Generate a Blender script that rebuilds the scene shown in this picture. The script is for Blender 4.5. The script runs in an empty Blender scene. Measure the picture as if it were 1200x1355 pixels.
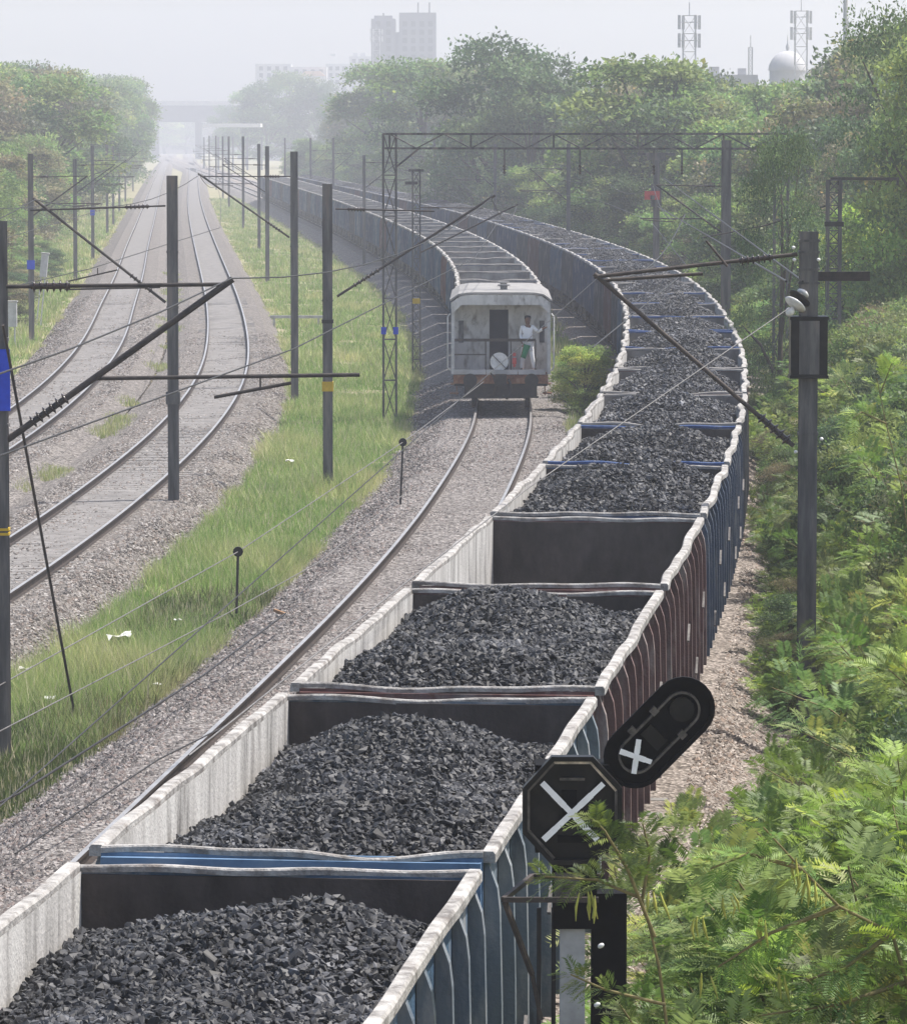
import bpy, math, random
import numpy as np
from mathutils import Vector, Matrix

# ------------------------------------------------------------------ camera, world, sun
SC = bpy.context.scene
COL = SC.collection
R = math.radians
CAMZ, FPX, YH = 8.7, 6100.0, 180.0
PITCH = math.atan((677.5 - YH) / FPX)
cam_d = bpy.data.cameras.new('camera')
cam_d.sensor_fit = 'HORIZONTAL'; cam_d.sensor_width = 36.0
cam_d.lens = FPX / 1200.0 * 36.0
cam_d.clip_start = 1.0; cam_d.clip_end = 9000.0
cam = bpy.data.objects.new('camera', cam_d); COL.objects.link(cam)
cam.location = (0, 0, CAMZ); cam.rotation_euler = (math.pi / 2 - PITCH, 0, 0)
SC.camera = cam

SUN_EL, SUN_AZ = R(64), R(72)          # azimuth from +Y towards +X
world = bpy.data.worlds.new('World'); SC.world = world; world.use_nodes = True
nt = world.node_tree; nt.nodes.clear()
sky = nt.nodes.new('ShaderNodeTexSky'); sky.sky_type = 'NISHITA'; sky.sun_disc = False
sky.sun_elevation = SUN_EL; sky.sun_rotation = SUN_AZ
sky.air_density = 1.0; sky.dust_density = 4.0; sky.ozone_density = 1.5; sky.altitude = 200
bg = nt.nodes.new('ShaderNodeBackground'); bg.inputs['Strength'].default_value = 0.12
wo = nt.nodes.new('ShaderNodeOutputWorld')
tcw = nt.nodes.new('ShaderNodeTexCoord'); mpw = nt.nodes.new('ShaderNodeMapping'); mpw.inputs['Scale'].default_value = (3.0, 3.0, 14.0)
nzw = nt.nodes.new('ShaderNodeTexNoise'); nzw.inputs['Scale'].default_value = 1.6; nzw.inputs['Detail'].default_value = 4
mrw = nt.nodes.new('ShaderNodeMapRange'); mrw.inputs[1].default_value = .3; mrw.inputs[2].default_value = .7; mrw.inputs[3].default_value = .86; mrw.inputs[4].default_value = 1.14
vmw = nt.nodes.new('ShaderNodeVectorMath'); vmw.operation = 'SCALE'
nt.links.new(tcw.outputs['Generated'], mpw.inputs[0]); nt.links.new(mpw.outputs[0], nzw.inputs['Vector']); nt.links.new(nzw.outputs['Fac'], mrw.inputs[0])
nt.links.new(sky.outputs[0], vmw.inputs[0]); nt.links.new(mrw.outputs[0], vmw.inputs['Scale']); nt.links.new(vmw.outputs[0], bg.inputs[0])
nt.links.new(bg.outputs[0], wo.inputs[0])

sun_d = bpy.data.lights.new('sun', 'SUN'); sun_d.energy = 4.2; sun_d.angle = R(0.9)
sun_d.color = (1.0, 0.955, 0.90)
sun = bpy.data.objects.new('sun', sun_d); COL.objects.link(sun)
sdir = Vector((math.cos(SUN_EL) * math.sin(SUN_AZ), math.cos(SUN_EL) * math.cos(SUN_AZ), math.sin(SUN_EL)))
sun.rotation_euler = sdir.to_track_quat('Z', 'Y').to_euler(); sun.location = (60, 60, 120)

SC.view_settings.view_transform = 'Standard'; SC.view_settings.look = 'None'
SC.view_settings.exposure = 0.72; SC.view_settings.gamma = 1.0
SC.cycles.max_bounces = 6; SC.cycles.diffuse_bounces = 3; SC.cycles.glossy_bounces = 2
SC.cycles.transmission_bounces = 4; SC.cycles.transparent_max_bounces = 6
SC.cycles.volume_bounces = 1
SC.cycles.use_denoising = True
try:
    SC.cycles.denoiser = 'OPENIMAGEDENOISE'
    SC.cycles.denoising_input_passes = 'RGB_ALBEDO_NORMAL'
    SC.cycles.denoising_prefilter = 'ACCURATE'
except Exception:
    pass

HAZE_DENSITY = 0.00054

# ------------------------------------------------------------------ pixel -> world helpers (for measuring only)
def ray(px, py):
    x = (px - 600) / FPX; y = -(py - 677.5) / FPX
    return np.array([x, math.cos(PITCH) + y * math.sin(PITCH), -math.sin(PITCH) + y * math.cos(PITCH)])
def at_z(px, py, z):
    r = ray(px, py); t = (z - CAMZ) / r[2]
    return Vector((r[0] * t, r[1] * t, z))
def at_y(px, py, Y):
    r = ray(px, py); t = Y / r[1]
    return Vector((r[0] * t, Y, CAMZ + r[2] * t))

# ------------------------------------------------------------------ object helpers
def link(o, parent=None):
    COL.objects.link(o)
    if parent is not None: o.parent = parent
    return o
def tag(o, label=None, cat=None, group=None, kind=None):
    if label: o['label'] = label
    if cat: o['category'] = cat
    if group: o['group'] = group
    if kind: o['kind'] = kind
    return o
def empty(name, loc=(0, 0, 0), rz=0.0, label=None, cat=None, group=None):
    o = bpy.data.objects.new(name, None); o.empty_display_size = 0.3
    o.location = loc; o.rotation_euler = (0, 0, rz); COL.objects.link(o)
    return tag(o, label, cat, group)
def children(o): return [c for c in bpy.data.objects if c.parent is o]
KIDS = {}
def copy_tree(o, parent=None, kids=None):
    c = o.copy(); COL.objects.link(c); c.parent = parent
    for ch in list(o.children): copy_tree(ch, c)
    return c

def mesh_np(name, V, F, mats=(), tint=None, mat_idx=None, smooth=False):
    """F: (M,k) int array, V: (N,3)"""
    V = np.asarray(V, dtype=np.float32); F = np.asarray(F, dtype=np.int32)
    me = bpy.data.meshes.new(name)
    M, k = F.shape
    me.vertices.add(len(V)); me.vertices.foreach_set('co', V.ravel())
    me.loops.add(M * k); me.loops.foreach_set('vertex_index', F.ravel())
    me.polygons.add(M); me.polygons.foreach_set('loop_start', np.arange(0, M * k, k, dtype=np.int32))
    try: me.polygons.foreach_set('loop_total', np.full(M, k, dtype=np.int32))
    except Exception: pass
    if mat_idx is not None: me.polygons.foreach_set('material_index', np.asarray(mat_idx, dtype=np.int32))
    me.polygons.foreach_set('use_smooth', np.full(M, bool(smooth)))
    for m in mats: me.materials.append(m)
    if tint is not None:
        a = me.color_attributes.new('tint', 'FLOAT_COLOR', 'POINT')
        t = np.ones((len(V), 4), dtype=np.float32); t[:, :3] = tint
        a.data.foreach_set('color', t.ravel())
    me.update(calc_edges=True)
    return me

class MB:
    """collects simple solids into one mesh"""
    def __init__(s): s.v = []; s.f = []; s.m = []; s.sm = []
    def add(s, vs, fs, m=0, smooth=False):
        b = len(s.v); s.v.extend([tuple(v) for v in vs])
        for f in fs: s.f.append([b + i for i in f]); s.m.append(m); s.sm.append(smooth)
        return s
    def box(s, c, d, m=0, rot=None):
        x, y, z = d[0] / 2, d[1] / 2, d[2] / 2
        vs = [Vector(p) for p in [(-x, -y, -z), (x, -y, -z), (x, y, -z), (-x, y, -z), (-x, -y, z), (x, -y, z), (x, y, z), (-x, y, z)]]
        if rot is not None: vs = [rot @ v for v in vs]
        vs = [v + Vector(c) for v in vs]
        return s.add(vs, [(0, 3, 2, 1), (4, 5, 6, 7), (0, 1, 5, 4), (1, 2, 6, 5), (2, 3, 7, 6), (3, 0, 4, 7)], m)
    def bar(s, p, q, w, h, m=0, up=(0, 0, 1)):
        p, q = Vector(p), Vector(q); d = q - p; L = d.length
        if L < 1e-6: return s
        d /= L; u = Vector(up)
        if abs(d.dot(u)) > 0.98: u = Vector((0, 1, 0))
        a = d.cross(u).normalized(); b = a.cross(d).normalized()
        vs = []
        for e in (p, q):
            for sa, sb in ((-1, -1), (1, -1), (1, 1), (-1, 1)): vs.append(e + a * (sa * w / 2) + b * (sb * h / 2))
        return s.add(vs, [(0, 1, 2, 3), (7, 6, 5, 4), (0, 4, 5, 1), (1, 5, 6, 2), (2, 6, 7, 3), (3, 7, 4, 0)], m)
    def tube(s, p, q, r0, r1=None, n=8, m=0, cap=True, smooth=True):
        r1 = r0 if r1 is None else r1
        return s.path([p, q], [r0, r1], n, m, cap, smooth)
    def path(s, pts, rad, n=6, m=0, cap=True, smooth=True):
        pts = [Vector(p) for p in pts]
        if not hasattr(rad, '__len__'): rad = [rad] * len(pts)
        vs = []; pa = None
        for i, p in enumerate(pts):
            d = (pts[min(i + 1, len(pts) - 1)] - pts[max(i - 1, 0)])
            d = d.normalized() if d.length > 1e-9 else Vector((0, 0, 1))
            if pa is None:
                u = Vector((0, 0, 1)) if abs(d.z) < 0.95 else Vector((1, 0, 0))
                a = d.cross(u).normalized()
            else:
                a = pa - d * pa.dot(d); a = a.normalized() if a.length > 1e-6 else pa
            pa = a; b = d.cross(a)
            for k in range(n):
                t = 2 * math.pi * k / n
                vs.append(p + (a * math.cos(t) + b * math.sin(t)) * rad[i])
        fs = []
        for i in range(len(pts) - 1):
            for k in range(n):
                fs.append((i * n + k, i * n + (k + 1) % n, (i + 1) * n + (k + 1) % n, (i + 1) * n + k))
        s.add(vs, fs, m, smooth)
        if cap:
            s.add(vs[:n], [tuple(range(n - 1, -1, -1))], m); s.add(vs[-n:], [tuple(range(n))], m)
        return s
    def prism(s, poly, o, u, v, w, t, m=0):
        """2-D outline poly in plane (u,v) at o, extruded by t along w"""
        o, u, v, w = Vector(o), Vector(u), Vector(v), Vector(w)
        n = len(poly)
        a = [o + u * x + v * y for x, y in poly]; b = [p + w * t for p in a]
        fs = [tuple(range(n - 1, -1, -1)), tuple(range(n, 2 * n))] + [(i, (i + 1) % n, n + (i + 1) % n, n + i) for i in range(n)]
        return s.add(a + b, fs, m)
    def ring(s, outer, inner, o, u, v, w, t, m=0):
        o, u, v, w = Vector(o), Vector(u), Vector(v), Vector(w); n = len(outer)
        A = [o + u * x + v * y for x, y in outer]; B = [o + u * x + v * y for x, y in inner]
        vs = A + B + [p + w * t for p in A] + [p + w * t for p in B]; fs = []
        for i in range(n):
            j = (i + 1) % n
            fs += [(i, j, n + j, n + i), (2 * n + i, 3 * n + i, 3 * n + j, 2 * n + j), (i, 2 * n + i, 2 * n + j, j), (n + i, n + j, 3 * n + j, 3 * n + i)]
        return s.add(vs, fs, m)
    def mesh(s, name, mats, bevel=0):
        me = bpy.data.meshes.new(name); me.from_pydata(s.v, [], s.f)
        for m in (mats if isinstance(mats, (list, tuple)) else [mats]): me.materials.append(m)
        me.polygons.foreach_set('material_index', s.m); me.polygons.foreach_set('use_smooth', s.sm)
        me.validate(); me.update()
        return me
    def build(s, name, mats, parent=None, loc=None, rz=None):
        o = bpy.data.objects.new(name, s.mesh(name, mats))
        if loc is not None: o.location = loc
        if rz is not None: o.rotation_euler = (0, 0, rz)
        return link(o, parent)
def put(name, me, parent=None, loc=None, rot=None, scale=None):
    o = bpy.data.objects.new(name, me)
    if loc is not None: o.location = loc
    if rot is not None: o.rotation_euler = rot
    if scale is not None: o.scale = scale
    return link(o, parent)
ONES = ['', 'first', 'second', 'third', 'fourth', 'fifth', 'sixth', 'seventh', 'eighth', 'ninth', 'tenth', 'eleventh', 'twelfth', 'thirteenth', 'fourteenth', 'fifteenth', 'sixteenth', 'seventeenth', 'eighteenth', 'nineteenth']
TENS = {20: ('twentieth', 'twenty'), 30: ('thirtieth', 'thirty'), 40: ('fortieth', 'forty'), 50: ('fiftieth', 'fifty'), 60: ('sixtieth', 'sixty')}
def nth(n):
    if n < 20: return ONES[n]
    t, o = n // 10 * 10, n % 10
    return TENS[t][0] if o == 0 else TENS[t][1] + '-' + ONES[o]

# ------------------------------------------------------------------ materials
def nodes(name):
    m = bpy.data.materials.new(name); m.use_nodes = True
    t = m.node_tree; p = t.nodes['Principled BSDF']
    return m, t, p
def pmat(name, cols, scale=4.0, detail=6.0, rough=0.7, metal=0.0, bump=0.0, bump_scale=None, stretch=(1, 1, 1), tex='noise', spec=0.3, contrast=(0.35, 0.65), grain=None, rnd=True):
    """procedural surface: colour ramp over noise in object space, per-object random offset"""
    m, t, p = nodes(name); N, L = t.nodes, t.links
    tc = N.new('ShaderNodeTexCoord'); mp = N.new('ShaderNodeMapping'); mp.inputs['Scale'].default_value = stretch
    L.new(tc.outputs['Object'], mp.inputs['Vector'])
    if rnd:
        oi = N.new('ShaderNodeObjectInfo'); ml = N.new('ShaderNodeMath'); ml.operation = 'MULTIPLY'; ml.inputs[1].default_value = 57.0
        L.new(oi.outputs['Random'], ml.inputs[0]); L.new(ml.outputs[0], mp.inputs['Location'])
    if tex == 'noise':
        n = N.new('ShaderNodeTexNoise'); n.inputs['Scale'].default_value = scale; n.inputs['Detail'].default_value = detail
        n.inputs['Roughness'].default_value = 0.65; fac = n.outputs['Fac']
    else:
        n = N.new('ShaderNodeTexVoronoi'); n.inputs['Scale'].default_value = scale
        sp = N.new('ShaderNodeSeparateColor'); L.new(n.outputs['Color'], sp.inputs[0]); fac = sp.outputs[0]
    L.new(mp.outputs[0], n.inputs['Vector'])
    r = N.new('ShaderNodeValToRGB'); e = r.color_ramp.elements
    k = len(cols)
    for i in range(k - 2): e.new(0.5)
    for i, c in enumerate(cols):
        e[i].position = contrast[0] + (contrast[1] - contrast[0]) * i / max(1, k - 1); e[i].color = (*c, 1)
    L.new(fac, r.inputs[0]); out = r.outputs[0]
    if grain:
        n3 = N.new('ShaderNodeTexNoise'); n3.inputs['Scale'].default_value = grain[0]; n3.inputs['Detail'].default_value = 5
        L.new(mp.outputs[0] if stretch != (1, 1, 1) else tc.outputs['Object'], n3.inputs['Vector'])
        r3 = N.new('ShaderNodeValToRGB'); r3.color_ramp.elements[0].position = grain[2]; r3.color_ramp.elements[1].position = grain[2] + 0.18
        L.new(n3.outputs['Fac'], r3.inputs[0])
        mx = N.new('ShaderNodeMix'); mx.data_type = 'RGBA'
        mf = N.new('ShaderNodeMath'); mf.operation = 'MULTIPLY'; mf.inputs[1].default_value = grain[3] if len(grain) > 3 else 1.0
        L.new(r3.outputs[0], mf.inputs[0]); L.new(mf.outputs[0], mx.inputs['Factor'])
        L.new(out, mx.inputs[6]); mx.inputs[7].default_value = (*grain[1], 1); out = mx.outputs[2]
    L.new(out, p.inputs['Base Color'])
    p.inputs['Roughness'].default_value = rough; p.inputs['Metallic'].default_value = metal
    p.inputs['Specular IOR Level'].default_value = spec
    if bump:
        b = N.new('ShaderNodeBump'); b.inputs['Strength'].default_value = bump; b.inputs['Distance'].default_value = 0.05
        if bump_scale:
            n2 = N.new('ShaderNodeTexNoise' if tex == 'noise' else 'ShaderNodeTexVoronoi'); n2.inputs['Scale'].default_value = bump_scale
            L.new(tc.outputs['Object'], n2.inputs['Vector']); L.new(n2.outputs[0], b.inputs['Height'])
        else: L.new(n.outputs[0], b.inputs['Height'])
        L.new(b.outputs[0], p.inputs['Normal'])
    return m
def leafmat(name, sat=1.0, trans=0.35, rough=0.5, vlo=.75, vhi=1.3):
    m, t, p = nodes(name); N, L = t.nodes, t.links
    a = N.new('ShaderNodeAttribute'); a.attribute_name = 'tint'
    oi = N.new('ShaderNodeObjectInfo'); hs = N.new('ShaderNodeHueSaturation')
    mr = N.new('ShaderNodeMapRange'); mr.inputs[3].default_value = vlo; mr.inputs[4].default_value = vhi
    L.new(oi.outputs['Random'], mr.inputs[0]); L.new(mr.outputs[0], hs.inputs['Value'])
    mr2 = N.new('ShaderNodeMapRange'); mr2.inputs[3].default_value = 0.485; mr2.inputs[4].default_value = 0.51
    ml = N.new('ShaderNodeMath'); ml.operation = 'FRACT'; mm = N.new('ShaderNodeMath'); mm.operation = 'MULTIPLY'; mm.inputs[1].default_value = 7.31
    L.new(oi.outputs['Random'], mm.inputs[0]); L.new(mm.outputs[0], ml.inputs[0]); L.new(ml.outputs[0], mr2.inputs[0]); L.new(mr2.outputs[0], hs.inputs['Hue'])
    hs.inputs['Saturation'].default_value = sat
    L.new(a.outputs['Color'], hs.inputs['Color']); L.new(hs.outputs[0], p.inputs['Base Color'])
    p.inputs['Roughness'].default_value = rough; p.inputs['Specular IOR Level'].default_value = 0.35
    tr = N.new('ShaderNodeBsdfTranslucent'); L.new(hs.outputs[0], tr.inputs[0])
    mx = N.new('ShaderNodeMixShader'); mx.inputs[0].default_value = trans
    L.new(p.outputs[0], mx.inputs[1]); L.new(tr.outputs[0], mx.inputs[2])
    L.new(mx.outputs[0], N['Material Output'].inputs[0])
    return m
def tintmat(name, rough=0.6, spec=0.3, bump=0):
    m, t, p = nodes(name); N, L = t.nodes, t.links
    a = N.new('ShaderNodeAttribute'); a.attribute_name = 'tint'; L.new(a.outputs['Color'], p.inputs['Base Color'])
    p.inputs['Roughness'].default_value = rough; p.inputs['Specular IOR Level'].default_value = spec
    return m

M = {}
def paint(name, c, dust=(0.42, 0.40, 0.37), amount=0.55):
    d = tuple(x * 0.55 for x in c); l = tuple(x * 0.6 + y * 0.4 for x, y in zip(c, dust))
    return pmat(name, [d, c, c, l], scale=2.2, stretch=(1, 1, 0.35), rough=0.6, bump=0.15, bump_scale=30, grain=(3.0, dust, 0.52, amount))
M['blue'] = paint('blue_wagon_paint', (0.055, 0.105, 0.17))
M['teal'] = paint('slate_blue_wagon_paint', (0.085, 0.13, 0.175))
M['darkblue'] = paint('dark_blue_wagon_paint', (0.03, 0.06, 0.125), amount=0.3)
M['maroon'] = paint('maroon_wagon_paint', (0.12, 0.055, 0.05), amount=0.3)
M['darkgrey'] = paint('dark_grey_wagon_paint', (0.055, 0.06, 0.07), amount=0.3)
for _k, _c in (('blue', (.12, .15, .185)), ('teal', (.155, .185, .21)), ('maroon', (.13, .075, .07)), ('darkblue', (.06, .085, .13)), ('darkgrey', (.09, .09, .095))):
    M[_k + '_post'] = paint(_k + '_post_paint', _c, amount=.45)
M['blueend'] = pmat('sky_blue_end_wall', [(0.09, 0.16, 0.26), (0.14, 0.235, 0.36), (0.2, 0.29, 0.4)], scale=2.0, rough=0.6, grain=(6.0, (0.03, 0.05, 0.08), 0.62, 0.9))  # blue lightened to stand in for light reflected onto the end wall
M['inner'] = pmat('chalky_inner_wall', [(0.09, 0.085, 0.08), (0.33, 0.32, 0.30), (0.47, 0.455, 0.43), (0.54, 0.53, 0.50)], scale=1.6, stretch=(1, 1.6, 0.3), rough=0.85, bump=0.2, bump_scale=25, contrast=(0.28, 0.62), grain=(2.6, (0.14, 0.13, 0.12), 0.55, 0.75))
M['inner_end'] = pmat('sooty_end_wall', [(0.03, 0.024, 0.021), (0.055, 0.044, 0.039), (0.085, 0.07, 0.062)], scale=1.8, stretch=(1, 1, 0.5), rough=0.75, bump=0.15, bump_scale=20)  # rusty steel, coloured darker for the backlit shade on the end walls
M['inner_end_mid'] = pmat('grey_bare_end_wall', [(0.1, 0.092, 0.085), (0.17, 0.157, 0.147), (0.24, 0.225, 0.21)], scale=1.8, stretch=(1, 1, 0.5), rough=0.85)
M['inner_end_pale'] = pmat('dusty_bare_end_wall', [(0.17, 0.16, 0.15), (0.27, 0.255, 0.24), (0.36, 0.345, 0.325)], scale=1.8, stretch=(1, 1, 0.5), rough=0.85)
M['coping'] = pmat('dusty_pale_top_rail', [(0.14, 0.13, 0.12), (0.31, 0.298, 0.28), (0.44, 0.428, 0.405)], scale=5, rough=0.85, bump=0.3, bump_scale=40, grain=(4.0, (0.15, 0.12, 0.10), 0.55, 0.6))
M['bluebar'] = pmat('bright_blue_end_rail', [(0.02, 0.05, 0.15), (0.04, 0.085, 0.22), (0.2, 0.22, 0.26)], scale=3, rough=0.6, contrast=(0.35, 0.75))
M['dullrail'] = pmat('dull_end_rail', [(0.2, 0.188, 0.175), (0.34, 0.32, 0.3)], scale=4, rough=0.8)
M['latch'] = pmat('worn_steel_latch', [(0.1, 0.09, 0.085), (0.24, 0.225, 0.21)], scale=8, rough=0.6)
M['under'] = pmat('dark_greasy_steel', [(0.018, 0.018, 0.02), (0.04, 0.037, 0.035)], scale=6, rough=0.65)
M['wheel'] = pmat('wheel_steel', [(0.03, 0.026, 0.024), (0.075, 0.06, 0.05)], scale=6, rough=0.5, metal=0.3)
M['rust'] = pmat('rust_beam', [(0.14, 0.06, 0.035), (0.24, 0.11, 0.06), (0.34, 0.22, 0.15)], scale=5, rough=0.8)
M['doordark'] = pmat('dark_van_door', [(0.008, 0.011, 0.02), (0.016, 0.02, 0.034)], scale=4, rough=0.6)  # near-black stands for the unlit inside of the doorway
M['tape'] = pmat('white_tape', [(0.78, 0.78, 0.78), (0.9, 0.9, 0.89)], scale=12, rough=0.6)
M['vanpale'] = pmat('pale_van_end_paint', [(0.36, 0.35, 0.335), (0.54, 0.53, 0.51), (0.64, 0.625, 0.6)], scale=1.6, stretch=(1, 1, .5), rough=0.75, grain=(5.0, (0.15, 0.125, 0.1), 0.52, 0.75))
M['vangrey'] = pmat('weathered_grey_van_paint', [(0.38, 0.38, 0.375), (0.52, 0.52, 0.51), (0.62, 0.61, 0.59)], scale=1.6, rough=0.7, grain=(4.0, (0.22, 0.2, 0.18), 0.6, 0.5))
M['vanroof'] = pmat('grey_van_roof', [(0.2, 0.195, 0.19), (0.29, 0.285, 0.275)], scale=2.5, rough=0.8, grain=(5, (0.22, 0.21, 0.2), 0.58, 0.5))
M['black'] = pmat('black_enamel', [(0.004, 0.004, 0.0045), (0.009, 0.009, 0.01)], scale=7, rough=0.45, spec=0.2, grain=(6.0, (0.03, 0.028, 0.026), 0.5, 0.5))
M['blackmatt'] = pmat('matt_black', [(0.003, 0.003, 0.0035), (0.007, 0.007, 0.008)], scale=9, rough=0.8, spec=0.1)
M['white'] = pmat('white_paint', [(0.62, 0.61, 0.59), (0.8, 0.79, 0.77)], scale=9, rough=0.6)
M['brass'] = pmat('worn_rim', [(0.3, 0.25, 0.2), (0.7, 0.6, 0.48)], scale=14, rough=0.5)  # pale tone paints a highlight on the signal trim
M['rimdark'] = pmat('dull_worn_rim', [(0.04, 0.036, 0.032), (0.13, 0.115, 0.1)], scale=14, rough=0.6)
M['post'] = pmat('grey_signal_post', [(0.30, 0.30, 0.31), (0.42, 0.42, 0.43)], scale=6, rough=0.7)
M['mast'] = pmat('dull_mast_steel', [(0.05, 0.05, 0.052), (0.10, 0.098, 0.097), (0.18, 0.172, 0.165)], scale=5, stretch=(1, 1, 0.12), rough=0.7, grain=(5, (0.16, 0.10, 0.07), 0.58, 0.6))
M['tube'] = pmat('dark_bracket_tube', [(0.022, 0.02, 0.02), (0.06, 0.05, 0.045)], scale=8, rough=0.6)
M['tuberust'] = pmat('brown_bracket_tube', [(0.035, 0.03, 0.027), (0.08, 0.062, 0.052)], scale=8, rough=0.7)
M['insul'] = pmat('brown_insulator', [(0.02, 0.013, 0.011), (0.04, 0.025, 0.02)], scale=10, rough=0.25, spec=0.5)
M['porcelain'] = pmat('white_insulator', [(0.62, 0.62, 0.6), (0.78, 0.77, 0.75)], scale=10, rough=0.25, spec=0.5)
M['wire'] = pmat('wire_metal', [(0.018, 0.017, 0.016), (0.04, 0.038, 0.036)], scale=10, rough=0.5)
M['wirepale'] = pmat('pale_wire_metal', [(0.12, 0.115, 0.11), (0.2, 0.19, 0.18)], scale=10, rough=0.5)
M['bluesign'] = pmat('blue_enamel', [(0.01, 0.05, 0.5), (0.015, 0.07, 0.62)], scale=5, rough=0.35)
M['yellow'] = pmat('yellow_paint', [(0.5, 0.33, 0.02), (0.62, 0.42, 0.03)], scale=8, rough=0.5)
M['redpaint'] = pmat('red_paint', [(0.42, 0.05, 0.05), (0.55, 0.1, 0.09)], scale=8, rough=0.5)
M['greenflag'] = pmat('green_flag_cloth', [(0.01, 0.16, 0.07), (0.015, 0.23, 0.1)], scale=10, rough=0.8)
M['cloth'] = pmat('white_cotton', [(0.8, 0.81, 0.83), (0.88, 0.88, 0.88)], scale=10, rough=0.9)
M['skin'] = pmat('brown_skin', [(0.13, 0.065, 0.04), (0.19, 0.1, 0.065)], scale=12, rough=0.55)
M['hair'] = pmat('black_hair', [(0.006, 0.005, 0.005), (0.014, 0.012, 0.011)], scale=30, rough=0.5)
M['galv'] = pmat('pale_grey_cabinet', [(0.4, 0.4, 0.4), (0.55, 0.55, 0.55)], scale=5, rough=0.6)
M['concrete'] = pmat('pale_concrete', [(0.36, 0.35, 0.34), (0.52, 0.51, 0.5)], scale=2, rough=0.9)
M['tower'] = pmat('grey_mauve_facade', [(0.11, 0.11, 0.125), (0.15, 0.15, 0.165)], scale=0.3, rough=0.8)
M['towerdark'] = pmat('dark_window_band', [(0.025, 0.028, 0.035), (0.05, 0.052, 0.06)], scale=1.0, rough=0.4)
M['facade'] = pmat('pale_facade', [(0.4, 0.4, 0.41), (0.5, 0.49, 0.49)], scale=0.4, rough=0.85)
M['orange'] = pmat('terracotta_roof', [(0.5, 0.3, 0.2), (0.62, 0.42, 0.3)], scale=2, rough=0.8)
M['bark'] = pmat('brown_bark', [(0.05, 0.04, 0.03), (0.11, 0.09, 0.07)], scale=3, stretch=(1, 1, 0.2), rough=0.9, bump=0.4)
M['stem'] = pmat('tan_green_stem', [(0.12, 0.1, 0.04), (0.2, 0.17, 0.07)], scale=8, rough=0.8)
M['pod'] = pmat('yellow_green_pod', [(0.26, 0.30, 0.05), (0.4, 0.38, 0.08)], scale=12, rough=0.5)
M['wood'] = pmat('broken_wood', [(0.2, 0.11, 0.06), (0.32, 0.2, 0.12)], scale=8, rough=0.9)
M['leaf'] = leafmat('tree_leaves', trans=.5, vlo=.85, vhi=1.45)
M['frond'] = leafmat('feathery_leaves', trans=0.45, vlo=.5, vhi=1.25)
M['grass'] = leafmat('grass_blades', trans=0.3, rough=0.7)
M['stone'] = tintmat('ballast_stones', rough=0.9, spec=0.15)
M['lump'] = tintmat('coal_lumps', rough=0.56, spec=0.38)
M['coalbed'] = pmat('coal_fines', [(0.008, 0.008, 0.009), (0.022, 0.022, 0.024)], scale=20, rough=0.7, bump=0.8, bump_scale=30)
M['railtop'] = pmat('polished_rail_head', [(0.36, 0.34, 0.32), (0.52, 0.5, 0.48)], scale=3, rough=0.35, metal=0.6)
M['railside'] = pmat('rusty_rail_web', [(0.02, 0.015, 0.013), (0.05, 0.037, 0.03)], scale=5, rough=0.8)
M['sleeper'] = pmat('dusty_concrete_sleeper', [(0.17, 0.16, 0.15), (0.25, 0.24, 0.228)], scale=2.0, rough=0.9)

def ballast_mat(name, dark, mid, light, scale):
    return pmat(name, [dark, mid, light], scale=scale, tex='voronoi', rough=0.95, bump=1.0, bump_scale=scale, contrast=(0.1, 0.95), grain=(0.35, tuple(x * 0.82 for x in mid), 0.5, 0.55), spec=0.1, rnd=False)
M['ballast_pink'] = ballast_mat('pinkish_ballast', (0.074, 0.067, 0.06), (0.17, 0.155, 0.141), (0.295, 0.271, 0.25), 14)
M['ballast_grey'] = ballast_mat('grey_ballast', (0.07, 0.064, 0.06), (0.185, 0.17, 0.16), (0.33, 0.31, 0.295), 15)
M['ballast_path'] = ballast_mat('tan_ballast', (0.1, 0.086, 0.074), (0.25, 0.215, 0.187), (0.42, 0.37, 0.33), 16)
M['dust'] = pmat('dusty_grey_track_middle', [(0.105, 0.099, 0.093), (0.175, 0.166, 0.157), (0.25, 0.238, 0.226)], scale=3.0, rough=0.95, bump=0.6, bump_scale=18, rnd=False, contrast=(0.3, 0.7), grain=(12.0, (0.15, 0.14, 0.135), 0.55, 0.6))
M['ground'] = pmat('dry_earth_and_green', [(0.16, 0.19, 0.07), (0.25, 0.22, 0.12), (0.31, 0.27, 0.18), (0.19, 0.21, 0.08)], scale=0.22, rough=0.95, bump=0.5, bump_scale=6, rnd=False, grain=(1.5, (0.12, 0.14, 0.045), 0.5, 0.7))

# ------------------------------------------------------------------ track alignments
def spline(pts):
    x = np.array([p[0] for p in pts], float); y = np.array([p[1] for p in pts], float); n = len(x)
    h = np.diff(x); A = np.zeros((n, n)); b = np.zeros(n); A[0, 0] = A[-1, -1] = 1
    for i in range(1, n - 1):
        A[i, i - 1] = h[i - 1]; A[i, i] = 2 * (h[i - 1] + h[i]); A[i, i + 1] = h[i]
        b[i] = 6 * ((y[i + 1] - y[i]) / h[i] - (y[i] - y[i - 1]) / h[i - 1])
    m = np.linalg.solve(A, b)
    def f(t):
        t = np.asarray(t, float); i = np.clip(np.searchsorted(x, t) - 1, 0, n - 2)
        d = t - x[i]; hh = h[i]
        return y[i] + d * ((y[i + 1] - y[i]) / hh - hh * (2 * m[i] + m[i + 1]) / 6) + d * d * m[i] / 2 + d ** 3 * (m[i + 1] - m[i]) / (6 * hh)
    return f
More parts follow.
